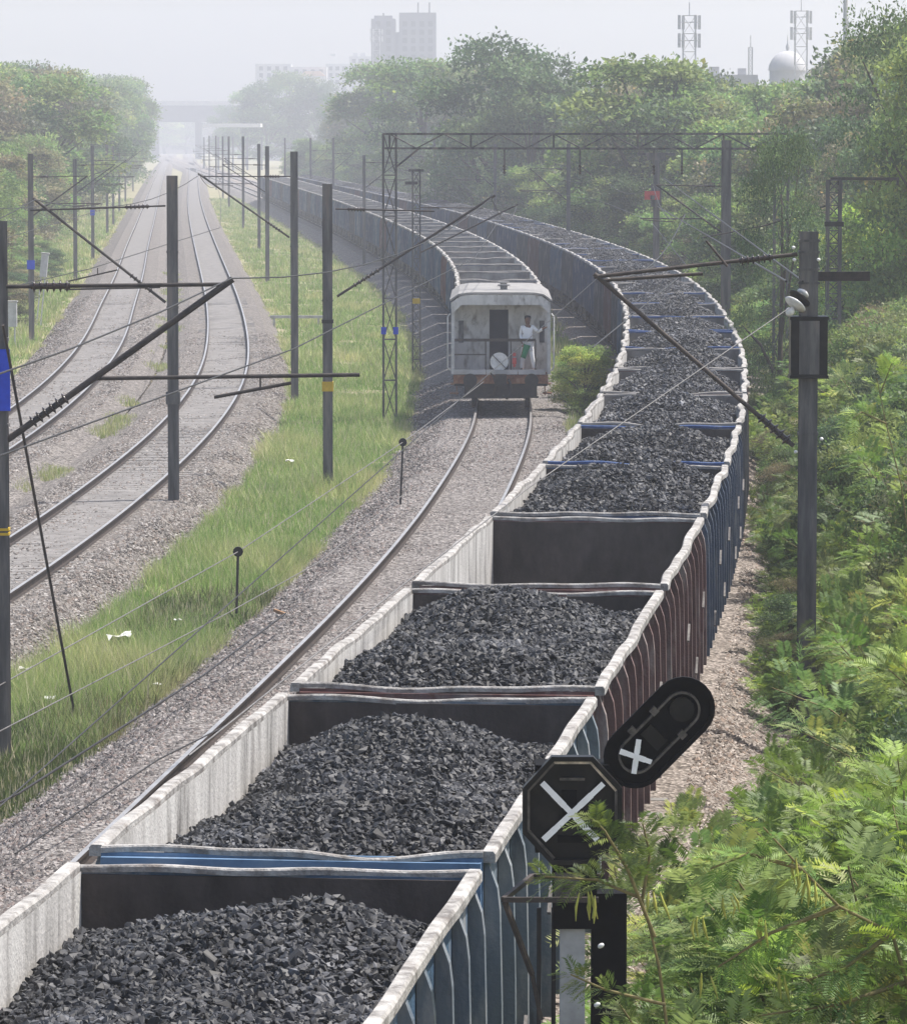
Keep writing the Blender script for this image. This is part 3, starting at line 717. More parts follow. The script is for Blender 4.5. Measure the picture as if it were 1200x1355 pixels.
# railing
m = MB(); m.bar((-W2 + .05, .06, 2.26), (1.1, .06, 2.26), .06, .09); m.bar((-W2 + .05, .06, 1.8), (-.45, .06, 1.8), .03, .04)
for x in (-1.5, -.48, .32, 1.1): m.bar((x, .06, 1.2), (x, .06, 2.26), .04, .04)
m.build('railing', [M['tuberust']], van)
m = MB(); m.tube((0, 0, 0), (0, .03, 0), .29, .29, 24); disc = m.build('tail_board', [M['white']], van, loc=(-.05, -.02, 1.58))
m = MB(); m.bar((-.2, -.012, .2), (.2, -.012, -.2), .02, .05, up=(0, 1, 0)); m.build('tail_board_stripe', [M['black']], disc)
m = MB(); m.tube((.43, .0, 1.45), (.43, .03, 1.45), .05, .05, 10); m.box((.43, .0, 1.60), (.13, .12, .2)); m.bar((.43, 0, 1.75), (.43, 0, 1.86), .1, .03); m.build('tail_lamp', [M['redpaint']], van)
for s in (-1, 1):
    m = MB(); m.tube((s * .97, .04, 1.0), (s * .97, -.38, 1.0), .09, .09, 10); m.tube((s * .97, -.38, 1.0), (s * .97, -.44, 1.0), .22, .22, 16); m.build('buffer', [M['under']], van)
m = MB(); m.path([(.25, .0, 1.0), (.3, -.2, .9), (.32, -.25, .6), (.2, -.22, .42), (.05, -.2, .5)], .04, 8); m.build('brake_hose', [M['under']], van)
m = MB(); m.path([(-.35, -.02, 1.25), (-.22, -.1, 1.1), (-.15, -.14, .8), (-.25, -.14, .55), (-.42, -.12, .5)], .03, 8); m.build('hanging_pipe', [M['tuberust']], van)
m = MB(); m.box((0, -.25, 1.03), (.22, .55, .24)); m.box((0, -.5, 1.03), (.36, .2, .36)); m.build('coupler', [M['under']], van)
m = MB(); m.box((0, .1, .45), (2.4, .1, .06)); m.bar((-1.1, .1, .45), (-1.1, .1, .95), .05, .05); m.bar((1.1, .1, .45), (1.1, .1, .95), .05, .05); m.box((0, .12, .72), (2.3, .06, .5)); m.build('guard_iron', [M['under']], van)
for s in (-1, 1):
    m = MB(); m.box((s * 1.48, .6, .55), (.28, .6, .04)); m.box((s * 1.48, .6, .85), (.24, .6, .04)); m.bar((s * 1.4, .3, .5), (s * 1.4, .3, 1.15), .03, .05); m.bar((s * 1.4, .9, .5), (s * 1.4, .9, 1.15), .03, .05); m.build('footstep', [M['rust']], van)
    m = MB(); m.path([(s * 1.6, .02, 1.3), (s * 1.68, -.02, 1.4), (s * 1.68, -.02, 3.0), (s * 1.6, .02, 3.1)], .022, 6); m.build('handrail', [M['vangrey']], van)
for yy in (2.0, VAN_L - 2.2):
    b = MB()
    for s in (-1, 1): b.box((s * 1.08, yy, .62), (.12, 1.6, .3))
    bo = b.build('axle_guard', [M['under']], van)
    w = MB(); w.tube((-1.05, yy, .5), (1.05, yy, .5), .075, n=8)
    for s in (-1, 1): w.tube((s * .8, yy, .5), (s * .93, yy, .5), .5, .5, n=22); w.tube((s * .78, yy, .5), (s * .8, yy, .5), .53, .53, n=22)
    w.build('wheelset', [M['wheel']], bo)

# ------------------------------------------------------------------ guard with a green flag on the platform
def skinned(name, joints, edges, mat, parent, root=0, sub=2):
    me = bpy.data.meshes.new(name); me.from_pydata([j[:3] for j in joints], edges, []); me.update()
    o = bpy.data.objects.new(name, me); link(o, parent); me.materials.append(mat)
    sk = o.modifiers.new('skin', 'SKIN'); sk.use_smooth_shade = True
    for i, j in enumerate(joints):
        r = j[3]; rr = r if hasattr(r, '__len__') else (r, r)
        me.skin_vertices[0].data[i].radius = rr; me.skin_vertices[0].data[i].use_root = (i == root)
    sb = o.modifiers.new('smooth', 'SUBSURF'); sb.levels = sub; sb.render_levels = sub
    return o
person = empty('person', label='man in white standing on the brake van platform, holding a green flag', cat='person')
person.parent = None
person.matrix_world = Matrix.Identity(4)
Mv = Matrix.Translation(van.location) @ Matrix.Rotation(ang, 4, 'Z')
person.location = Mv @ Vector((.84, .3, 1.262)); person.rotation_euler = (0, 0, ang)
# joints (x right in picture, -y towards camera)
J = [(0, 0, .93, (.13, .10)), (0, .0, 1.15, (.13, .10)), (.0, .0, 1.36, (.155, .10)), (.005, -.01, 1.47, .055), (.01, -.03, 1.55, (.08, .095)), (.01, -.03, 1.65, (.105, .115)), (.01, -.02, 1.74, (.075, .085)),
     (-.17, 0, 1.40, .055), (-.22, .01, 1.14, .042), (-.17, -.12, .93, .032), (-.155, -.17, .86, .026),
     (.17, .0, 1.41, .055), (.34, -.03, 1.25, .042), (.52, -.1, 1.36, .032), (.59, -.12, 1.40, .026),
     (-.09, 0, .86, .085), (-.14, .02, .48, .058), (-.18, .08, .09, .042), (-.19, -.07, .03, .035),
     (.1, 0, .86, .085), (.15, -.06, .47, .058), (.24, .0, .09, .042), (.26, -.15, .03, .035)]
E_ = [(0, 1), (1, 2), (2, 3), (3, 4), (4, 5), (5, 6), (2, 7), (7, 8), (8, 9), (9, 10), (2, 11), (11, 12), (12, 13), (13, 14), (0, 15), (15, 16), (16, 17), (17, 18), (0, 19), (19, 20), (20, 21), (21, 22)]
for (px_, pj, dirs) in ((10, 10, [(-.02, -.05, -.06), (-.005, -.06, -.065), (.01, -.06, -.065), (.025, -.05, -.055), (.035, -.02, -.02)]), (14, 14, [(.07, -.02, .045), (.08, -.01, .03), (.08, 0, .015), (.07, .01, 0), (.02, -.05, .02)])):
    for dv in dirs:
        b = J[pj]; J.append((b[0] + dv[0] * .6, b[1] + dv[1] * .6, b[2] + dv[2] * .6, .011)); E_.append((pj, len(J) - 1))
        J.append((b[0] + dv[0] * 1.1, b[1] + dv[1] * 1.1 - .01, b[2] + dv[2] * 1.1 - .01, .009)); E_.append((len(J) - 2, len(J) - 1))
body = skinned('body', J, E_, M['skin'], person)
def sh(idx, f): return [(*J[i][:3], tuple(f * q for q in (J[i][3] if hasattr(J[i][3], '__len__') else (J[i][3],) * 2))) for i in idx]
shirt = sh([0, 1, 2, 7, 8, 9, 11, 12, 13], 1.28); shirt[0] = (0, 0, .84, (.19, .14)); shirt.append((0, 0, .74, (.19, .14)))
shirt[5] = (-.172, -.10, .96, .046); shirt[8] = (.49, -.09, 1.345, .046)
skinned('shirt', shirt, [(0, 1), (1, 2), (2, 3), (3, 4), (4, 5), (2, 6), (6, 7), (7, 8), (0, 9)], M['cloth'], person)
tr_ = sh([0, 15, 16, 17, 19, 20, 21], 1.32); tr_[0] = (0, 0, .9, (.15, .12)); tr_[3] = (-.18, .07, .03, .075); tr_[6] = (.24, .0, .03, .075)
skinned('trousers', tr_, [(0, 1), (1, 2), (2, 3), (0, 4), (4, 5), (5, 6)], M['cloth'], person)
skinned('hair', [(.01, .03, 1.60, (.10, .10)), (.01, .005, 1.70, (.125, .125)), (.01, -.01, 1.775, (.09, .10))], [(0, 1), (1, 2)], M['hair'], person)
m = MB()
for s in (-1, 1): m.tube((.01 + s * .03, -.10, 1.645), (.01 + s * .03, -.125, 1.645), .012, .008, 8)
m.bar((-.015, -.118, 1.585), (.035, -.118, 1.585), .008, .01); m.build('eyes_and_mouth', [M['hair']], person)
for q in ((-.19, -.02, 0), (.26, -.09, 0)):
    m = MB(); m.path([(q[0], q[1] + .1, .04), (q[0], q[1], .045), (q[0], q[1] - .12, .03)], [.045, .05, .035], 8); m.build('shoe', [M['black']], person)
flag = empty('green_flag', label='small green signal flag hanging from the hand of the man on the brake van', cat='flag')
flag.location = person.location; flag.rotation_euler = person.rotation_euler
m = MB(); m.tube((-.10, -.2, .92), (-.22, -.26, .42), .011, .009, 6); m.build('flag_stick', [M['wood']], flag)
V = []; F = []
for i in range(7):
    for j in range(6):
        u, v = i / 6, j / 5
        V.append((-.115 - .1 * u + .22 * v * (1 - .3 * u), -.215 - .04 * u + .03 * math.sin(v * 7 + u * 2), .88 - .42 * u - .06 * v))
for i in range(6):
    for j in range(5): F.append((i * 6 + j, i * 6 + j + 1, i * 6 + j + 7, i * 6 + j + 6))
fo = put('flag_cloth', mesh_np('flag_cloth', V, F, [M['greenflag']], smooth=True), flag)
sd = fo.modifiers.new('thick', 'SOLIDIFY'); sd.thickness = .006

# ------------------------------------------------------------------ masts and their brackets
def insulator(parent, p, q, r=.075, n=6, mat='insul', name='insulator'):
    p, q = Vector(p), Vector(q); d = q - p; m = MB(); L = d.length
    m.tube(p, q, r * .45, n=8)
    for i in range(n):
        a = p + d * ((i + .3) / n); b = p + d * ((i + .7) / n); m.path([a, (a + b) / 2, b], [r * .5, r, r * .5], 12)
    return m.build(name, [M[mat]], parent)
def h_post(h, w=.26, d=.22, z0=-.15):
    m = MB(); m.box((0, -d / 2, (h + z0) / 2), (w, .02, h - z0)); m.box((0, d / 2, (h + z0) / 2), (w, .02, h - z0)); m.box((0, 0, (h + z0) / 2), (.02, d - .02, h - z0))
    m.box((0, 0, h * .78), (w + .03, d + .04, .05)); m.box((0, 0, h * .62), (w + .03, d + .04, .05))
    return m
GZ = -.68
def mast(px, ybase, ytop, label, group, w=.26, name='railway_mast', Y=None):
    """px, base and top as measured; stands on the ground"""
    if Y is None: P = at_z(px, ybase, GZ)
    else: P = at_y(px, ybase, Y); P.z = GZ
    top = at_y(px, ytop, P.y).z
    e = empty(name, P, label=label, cat='mast', group=group)
    h_post(top - GZ, w).build('mast_post', [M['mast']], e)
    return e, P, top
def rel(e, p): return Vector(p) - e.location
def bracket_px(e, Y, stay=None, diag=None, reg=None, steady=None, r=.035, mat='tube'):
    """bracket drawn from measured points in the mast's own cross-track plane"""
    b = MB(); Q = lambda p, dy=0: rel(e, at_y(p[0], p[1], Y)) + Vector((0, dy, 0))
    ins = []
    if stay: b.tube(Q(stay[0]), Q(stay[1]), r * .7, n=6); ins.append((Q(stay[0]), Q(stay[1]), .12, .3))
    if diag: b.tube(Q(diag[0]), Q(diag[1]), r, n=8); ins.append((Q(diag[0]), Q(diag[1]), .10, .27))
    if reg: b.tube(Q(reg[0], .06), Q(reg[1], .06), r * .7, n=6)
    if steady:
        b.tube(Q(steady[0], .1), Q(steady[1], .1), r * .6, n=6); m_ = (Q(steady[0], .1) + Q(steady[1], .1)) / 2
        if reg: b.tube(Q(steady[1], .1) * .6 + Q(steady[0], .1) * .4, Q(steady[1], .1) * .6 + Q(steady[0], .1) * .4 + Vector((0, -.04, .16)), .014, n=5)
    o = b.build('cantilever', [M[mat]], e)
    for p, q, a, c in ins: insulator(o, p + (q - p) * a, p + (q - p) * c, r=r * 2.1)
    return o
def bracket_std(e, d, reach=2.9, top=6.9, low=5.1, r=.035):
    b = MB(); o0 = -GZ
    A = Vector((d * .12, 0, o0 + low)); B = Vector((d * reach, 0, o0 + top)); C = Vector((d * .12, 0, o0 + top - .05))
    b.tube(A, B, r, n=6); b.tube(C, B, r * .7, n=6)
    b.tube(A + (B - A) * .3, Vector((d * (reach + .6), 0, o0 + low + .55)), r * .7, n=5)
    b.tube(Vector((d * (reach + .5), .08, o0 + low + .5)), Vector((d * (reach - .7), .08, o0 + low + .42)), r * .6, n=5)
    o = b.build('cantilever', [M['tube']], e)
    insulator(o, A + (B - A) * .1, A + (B - A) * .24); insulator(o, C + (B - C) * .12, C + (B - C) * .28)
G_MID, G_LEFT, G_RIGHT = 'masts on the grass verge between the tracks', 'masts along the left edge of the railway', 'masts along the right edge of the railway'
# near masts, measured
e, P, t = mast(230, 688, 232, 'plain grey steel mast standing on gravel between the second track and the grass', G_MID)
bracket_px(e, P.y, stay=((219, 272), (40, 278)), diag=((219, 400), (44, 262)), reg=((212, 380), (85, 383)), steady=((90, 372), (155, 357)))
m = MB(); m.box((0, 0, 3.0), (.34, .3, .3)); m.build('clamp', [M['mast']], e)
e, P, t = mast(434, 648, 243, 'grey steel mast with a yellow band rising from tall green grass', G_MID)
bracket_px(e, P.y, stay=((444, 276), (575, 279)), diag=((446, 392), (655, 258)))
m = MB(); m.box((0, 0, at_y(434, 511, P.y).z - GZ), (.3, .28, .26)); m.build('yellow_band', [M['yellow']], e)
m = MB(); m.box((0, 0, at_y(434, 425, P.y).z - GZ), (.31, .28, .1)); m.build('clamp', [M['under']], e)
e, P, t = mast(390, 530, 200, 'grey steel mast beside a low white rail at the edge of the gravel', G_MID)
bracket_px(e, P.y, diag=((383, 314), (262, 229)), stay=((384, 233), (268, 233)))
e, P, t = mast(1, 1000, 292, 'dark mast cut by the left edge of the photo, carrying a large blue plate', 'masts carrying the near wires', w=.3)
bracket_px(e, P.y, stay=((6, 379), (296, 376)), diag=((10, 582), (308, 369)), reg=((125, 501), (476, 496)), steady=((283, 526), (385, 507)), r=.05)
m = MB(); q = rel(e, at_y(2, 502, P.y)); m.box((q.x, -.16, q.z), (.29, .03, .93)); m.build('blue_plate', [M['bluesign']], e)
for py in (700, 706):
    m = MB(); q = rel(e, at_y(1, py, P.y)); m.box((0, 0, q.z), (.32, .26, .04)); m.build('yellow_band', [M['yellow']], e)
guy = MB(); guy.tube(at_y(4, 430, 68.7), at_z(101, 958, GZ), .024, n=6); go = guy.build('stay_rod', [M['tube']], None)
tag(go, 'thin dark slanting stay rod from the left-edge mast down to the gravel', 'stay rod')
# the right-hand near mast
RY = 69.0
e, P, t = mast(1066, 980, 306, 'thick grey mast with black collar box and white insulators in the right-hand bushes', 'masts carrying the near wires', w=.27, Y=RY)
Q = lambda x, y_, dy=0: rel(e, at_y(x, y_, RY)) + Vector((0, dy, 0))
b = MB(); b.tube(Q(1055, 336), Q(786, 366), .03, n=8); b.tube(Q(1050, 590), Q(786, 362), .034, n=8); b.tube(Q(930, 362, .06), Q(800, 371, .06), .03, n=6)
b.tube(Q(962, 352, -.05), Q(934, 318, -.05), .02, n=5)
cb = b.build('cantilever', [M['tuberust']], e)
insulator(cb, Q(1022, 340), Q(978, 345), r=.085); insulator(cb, Q(1044, 585), Q(1004, 550), r=.1, n=5)
m = MB(); z = Q(1066, 459).z; m.box((0, 0, z), (.55, .42, .86)); m.build('collar_box', [M['black']], e)
m = MB(); m.box((0, -.22, z), (.3, .03, .8)); m.build('collar_plate', [M['mast']], e)
for zz in (z + .44, z - .44):
    m = MB(); m.box((0, 0, zz), (.58, .45, .05)); m.build('collar_flange', [M['black']], e)
m = MB(); z = Q(1066, 363).z; m.box((.52, 0, z), (.78, .09, .09)); m.box((.52, -.06, z - .07), (.78, .02, .05)); m.build('side_arm', [M['tube']], e)
p_, q_ = Q(1064, 384, -.12), Q(1040, 416, -.28); d_ = q_ - p_
for lo_, hi_, r_, mt in ((.0, .22, .10, 'porcelain'), (.2, .42, .19, 'black'), (.44, .66, .18, 'porcelain'), (.7, 1.0, .07, 'porcelain')):
    m = MB(); n_ = 7
    m.path([p_ + d_ * (lo_ + (hi_ - lo_) * i / (n_ - 1)) for i in range(n_)], [r_ * max(.25, math.sin(math.pi * (.12 + .76 * i / (n_ - 1)))) for i in range(n_)], 18); m.build('strain_insulator', [M[mt]], e)
for (x, y_) in ((1049, 327), (1050, 343), (1082, 343), (1046, 412), (1086, 580), (1052, 597)):
    m = MB(); q = Q(x, y_, -.14); m.path([q + Vector((0, 0, .026 * math.sin(t_))) for t_ in (-1.5, -1, -.5, 0, .5, 1, 1.5)], [.026 * math.cos(t_) + .004 for t_ in (-1.5, -1, -.5, 0, .5, 1, 1.5)], 14); m.build('white_clamp', [M['porcelain']], e)
for py in (318, 333, 356, 374):
    m = MB(); m.box((0, 0, Q(1066, py).z), (.31, .27, .035)); m.build('clamp', [M['mast']], e)
# middle row going away
mid = [(354, 372, 193, -1, 'grey mast just left of the mast that stands by the low white rail'), (343, 330, 190, -1, 'thin hazy mast between tracks, second behind the mast by the low white rail'), (322, 302, 180, -1, 'thin hazy mast on the distant verge, third behind the mast by the low white rail'),
       (303, 275, 180, -1, 'faint hazy mast on the far verge, fourth behind the mast by the low white rail'), (295, 262, 180, -1, 'faint hazy mast on the far verge, fifth behind the mast by the low white rail'), (286, 250, 179, -1, 'faint hazy mast on the far verge, sixth behind the mast by the low white rail'), (277, 240, 179, -1, 'faint hazy mast on the far verge, farthest of the row behind the low white rail')]
for px, yb, yt, d, lab in mid:
    e, P, t = mast(px, yb, yt, lab, G_MID); bracket_std(e, d)
# left row
left = [(42, 452, 203, 'dark mast with a small blue plate beside the pale cabinet on the left'), (100, 373, 210, 'slim mast left of the first track, second in the left row'), (123, 343, 192, 'slim mast with a tiny blue plate, third in the left row'), (142, 308, 188, 'hazy mast under the left trees, fourth in the left row'), (150, 298, 186, 'hazy mast under the left trees, fifth in the left row'), (158, 282, 184, 'faint mast under the left trees, sixth in the left row'), (166, 268, 182, 'faint mast under the left trees, seventh in the left row'), (176, 252, 181, 'faint far mast by the left trees, eighth in the left row')]
for i, (px, yb, yt, lab) in enumerate(left):
    e, P, t = mast(px, yb, yt, lab, G_LEFT, w=.24); bracket_std(e, 1, reach=2.6)
    if i in (0, 2):
        m = MB(); z = at_y(px, 350 if i == 0 else 281, P.y).z - GZ; m.box((0, -.14, z), (.36, .03, .42)); m.build('number_plate', [M['bluesign']], e)
e, P, t = mast(482, 356, 205, 'slim grey mast standing against the dark side of the left train', G_MID, w=.22)
bracket_std(e, 1, reach=2.4)
for px, Y, lab in ((441, 500, 'faint mast between the two trains far back'), (411, 600, 'faint mast between the two trains, second farthest'), (377, 720, 'faint mast between the two trains, farthest in the haze')):
    e, P, t = mast(px, 190, 182, lab, 'far masts between the trains', Y=Y); bracket_std(e, 1, reach=2.2)
# right row behind the coal train
e, P, t = mast(960, 400, 185, 'dark steel mast behind the curve of the coal train, below the truss', G_RIGHT, w=.36, Y=172)
bracket_std(e, -1, reach=2.6)
e, P, t = mast(868, 350, 203, 'mast with a flat cross-arm on top and a small red box behind the coal train', G_RIGHT, w=.3, Y=223)
h = t - GZ
m = MB(); m.box((0, 0, h - .02), (1.85, .3, .14)); m.box((0, 0, h - .2), (.9, .26, .24)); m.build('cross_arm', [M['mast']], e)
m = MB(); z = at_y(868, 258, 223).z - GZ; m.box((-.02, -.18, z + .0), (.5, .3, 1.1)); m.build('relay_box', [M['mast']], e)
m = MB(); m.box((-.22, -.36, z), (.74, .06, .42)); m.box((-.2, -.40, z - .1), (.22, .04, .2), 1); m.build('red_box', [M['redpaint'], M['mast']], e)
for px, Y, lab in ((752, 262, 'faint slim mast in front of the dark trees, behind the coal train'), (655, 330, 'faint slim mast among trees, well behind the coal train'), (575, 420, 'hazy slim mast in front of the far right trees')):
    e, P, t = mast(px, 260, 190 if px > 600 else 184, lab, G_RIGHT, w=.22, Y=Y); bracket_std(e, -1, reach=2.2)

# ------------------------------------------------------------------ lattice structures
def lattice(m, p, q, w, n, r=.028, depth=None, chord=None):
    """flat-sided lattice column/beam of four chords between p and q"""
    p, q = Vector(p), Vector(q); d = (q - p).normalized(); u = Vector((1, 0, 0)) if abs(d.x) < .8 else Vector((0, 0, 1))
    v = d.cross(u).normalized(); dp = depth or w; c = chord or r * 1.8
    C = [(sa * w / 2, sb * dp / 2) for sa, sb in ((-1, -1), (1, -1), (1, 1), (-1, 1))]
    for a, b in C: m.bar(p + u * a + v * b, q + u * a + v * b, c, c)
    L = (q - p).length
    for i in range(n):
        t0, t1 = p + d * (L * i / n), p + d * (L * (i + 1) / n)
        for k in range(4):
            a, b = C[k], C[(k + 1) % 4]
            if i % 2: a, b = b, a
            m.bar(t0 + u * a[0] + v * a[1], t1 + u * b[0] + v * b[1], r, r)
            m.bar(t1 + u * a[0] + v * a[1], t1 + u * b[0] + v * b[1], r, r)
    return m
gA, gB = Vector((-2.1, 152, GZ)), Vector((10.35, 146, GZ))
por = empty('portal_gantry', gA, label='wide steel lattice portal spanning both trains on two lattice legs', cat='gantry')
dv = gB - gA; ztop = 8.78 - GZ
m = MB(); lattice(m, (0, 0, 0), (0, 0, ztop), .42, 7, r=.035, depth=.3, chord=.07)
lg = m.build('leg', [M['mast']], por)
m = MB()
for s in (-1, 1): m.box((s * .2, -.18, at_y(515, 437, 152).z - GZ), (.17, .02, .24))
m.build('number_plate', [M['bluesign']], lg)
m = MB(); lattice(m, dv, dv + Vector((0, 0, ztop)), .42, 7, r=.035, depth=.3, chord=.07); m.build('leg', [M['mast']], por)
m = MB(); n = 14
ex = dv.normalized()
for zz in (ztop, ztop - .47):
    for dy in (-.15, .15): m.bar(Vector((-.2, dy, zz)), dv + Vector((.2, dy, zz)), .06, .07)
for i in range(n):
    a, b = dv * (i / n), dv * ((i + 1) / n); z0, z1 = (ztop, ztop - .47) if i % 2 == 0 else (ztop - .47, ztop)
    for dy in (-.15, .15): m.bar(a + Vector((0, dy, z0)), b + Vector((0, dy, z1)), .035, .035)
    if i % 3 == 0: m.bar(a + Vector((0, 0, ztop)), a + Vector((0, 0, ztop - .47)), .06, .06)
m.build('truss_beam', [M['mast']], por)
m = MB()
m.bar((.2, 0, ztop - 1.1), (1.0, 0, ztop - .45), .06, .06); m.build('knee_brace', [M['mast']], por); m = MB(); m.bar(dv + Vector((-.2, 0, ztop - 1.1)), dv + Vector((-1.0, 0, ztop - .45)), .06, .06)
m.build('knee_brace', [M['mast']], por)
for px_ in (668, 770, 868, 905):
    f = (px_ - 510) / 524.0; p = dv * f; m = MB(); m.bar(p + Vector((0, 0, ztop - .47)), p + Vector((0, 0, ztop - 1.0)), .06, .06); dr = m.build('drop_hanger', [M['mast']], por)
    insulator(dr, p + Vector((0, 0, ztop - 1.0)), p + Vector((0, 0, ztop - 1.3)), r=.07, n=3)
# lattice mast by the left train
P = at_z(551, 492, GZ); e = empty('lattice_mast', P, label='narrow lattice mast with a yellow clamp close to the left train', cat='mast')
m = MB(); hh = at_y(551, 225, P.y).z - GZ; lattice(m, (0, 0, 0), (0, 0, hh), .3, 16, r=.025, chord=.055); m.build('lattice_post', [M['mast']], e)
m = MB(); m.box((0, -.1, at_y(551, 398, P.y).z - GZ), (.3, .2, .2)); m.build('yellow_clamp', [M['yellow']], e)
m = MB(); m.box((0, 0, hh), (.6, .2, .1)); m.box((-.2, 0, hh - .5), (.5, .2, .12)); m.build('head_frame', [M['mast']], e)
bracket_px(e, P.y, diag=((556, 334), (685, 270)), stay=((556, 274), (640, 275)))
# lattice mast in the right-hand greenery
P = at_y(1101, 590, 135); P.z = GZ; e = empty('lattice_mast', P, label='twin-channel lattice mast with long top arm standing in the right-hand greenery', cat='mast')
hh = at_y(1101, 238, 135).z - GZ
m = MB(); lattice(m, (0, 0, 0), (0, 0, hh), .36, 22, r=.03, depth=.3, chord=.09); m.build('lattice_post', [M['mast']], e)
m = MB(); m.bar((-.1, 0, hh + .04), (1.9, 0, hh + .04), .09, .09); m.bar((1.86, 0, hh + .04), (1.86, 0, hh - .15), .07, .07); m.box((-.16, 0, hh - .06), (.12, .1, .16)); m.box((.16, 0, hh - .06), (.12, .1, .16)); m.build('top_arm', [M['tube']], e)
m = MB(); m.box((0, 0, at_y(1101, 296, 135).z - GZ), (.56, .4, .14)); m.build('collar', [M['black']], e)
b = MB(); A = rel(e, at_y(1092, 272, 135)); B = rel(e, at_y(1012, 298, 135)); b.tube(A, B, .035, n=6); b.tube(B, rel(e, at_y(930, 314, 135)), .02, n=5); cb = b.build('cantilever', [M['tube']], e); insulator(cb, A + (B - A) * .25, A + (B - A) * .7, r=.1)

# ------------------------------------------------------------------ overhead and ground wires
def wire(pts, r, name, label, cat, mat='wire', sag=0.0):
    m = MB(); P = []
    for a, b in zip(pts[:-1], pts[1:]):
        a, b = Vector(a), Vector(b); n = 8
        for i in range(n):
            t = i / n; p = a.lerp(b, t); p.z -= sag * 4 * t * (1 - t); P.append(p)
    P.append(Vector(pts[-1])); m.path(P, r, 5)
    return tag(m.build(name, [M[mat]]), label, cat)
def along(T, zs, offs, ys): return [(float(T(y)) + offs * (1 if i % 2 else -1), y, zs) for i, y in enumerate(ys)]
for T, ys, nm in ((T1, [30, 75, 125, 206, 250, 291, 344, 438, 520, 640, 800], 'leftmost track'), (T2, [20, 62, 110, 160, 228, 295, 379, 468, 590, 700, 840], 'second track from the left'), (T3, [8, 68.5, 120, 181, 250, 320, 410, 500, 600, 720], 'brake van track'), (T4, [69, 110, 172, 223, 262, 330, 420, 520, 640], 'coal train track')):
    wire(along(T, 5.55, .2, ys), .011, 'contact_wire', 'thin contact wire strung above the ' + nm, 'wire')
    cp = along(T, 6.85, .1, ys)
    if T is T3: cp[1] = at_y(306, 368, 68.7); cp[2] = at_y(650, 262, 120); cp[3] = at_y(684, 272, 181)
    if T is T2: cp[2] = at_y(46, 264, 110); cp[3] = at_y(264, 231, 160)
    if T is T4: cp[0] = at_y(788, 362, 69)
    wire(cp, .012, 'catenary_wire', 'sagging upper catenary wire above the ' + nm, 'wire', sag=.55)
_a, _b = at_y(790, 368, 69), at_y(590, 545, 46.5)
wire([_a, _b, _a + (_b - _a) * 2.3], .005, 'feeder_wire', 'thin cable from the right mast bracket slanting down across the coal train', 'cable', 'wire')
wire([at_y(1046, 406, 68.7), at_y(700, 645, 56), at_y(528, 778, 48), at_y(250, 1000, 36)], .0075, 'anchor_cable', 'long pale cable from the white insulators on the right mast down across the wagons', 'cable', 'wirepale')
wire([at_y(1062, 372, 68.8), at_y(878, 235, 222)], .018, 'stay_cable', 'dark cable between the thick right mast and the mast with the red box', 'cable')
wire([at_y(1040, 372, 69.2), at_y(870, 273, 222.6)], .02, 'stay_cable', 'lower dark cable running left behind the thick right mast bracket', 'cable')
# signal wires on short posts along the brake van track
p1b, p2b = at_z(313, 812, -.6), at_z(529, 690, -.6)
p1t, p2t = at_y(315, 730, p1b.y), at_y(533, 585, p2b.y)
for b_, t_, lab in ((p1b, p1t, 'short iron wire post with a black pulley in the grass, nearer one'), (p2b, p2t, 'short iron wire post with a black pulley at the grass edge, farther one')):
    e = empty('wire_post', b_, label=lab, cat='post', group='signal wire posts')
    m = MB(); m.bar((0, 0, 0), t_ - b_, .05, .05); m.build('post', [M['tube']], e)
    m = MB(); q = t_ - b_; m.tube(q + Vector((0, -.05, 0)), q + Vector((0, .05, 0)), .1, n=12); m.build('pulley', [M['black']], e)
wire([at_y(-20, 918, 68), p1t, p2t, at_y(640, 505, 141)], .011, 'signal_wire', 'grey signal wire running over the pulleys of the two short posts', 'wire', 'wirepale')
wire([at_y(-20, 978, 62), at_y(300, 812, 80), at_y(420, 745, 92), at_y(533, 655, 109)], .010, 'signal_wire', 'lower grey signal wire just below the pulleys', 'wire', 'wirepale')
wire([at_y(-20, 1072, 60), at_y(25, 1050, 61), at_y(270, 893, 73), at_y(378, 812, 82)], .018, 'point_rodding', 'dark rod along the gravel ending at a broken piece of wood', 'rod')
wire([at_y(20, 1130, 55), at_y(210, 1005, 62), at_y(300, 960, 66)], .012, 'signal_wire', 'lowest dark wire over the gravel beside the near left wagon wall', 'wire')
P = at_z(375, 815, -.3); e = empty('broken_wood', P, label='broken brown piece of wood lying on the gravel at the grass edge', cat='wood')
m = MB(); m.bar((-.18, .1, .1), (.2, -.1, -.02), .07, .05); m.build('plank', [M['wood']], e); m = MB(); m.bar((.05, .1, .0), (.3, .25, .06), .06, .05); m.build('splinter', [M['wood']], e)
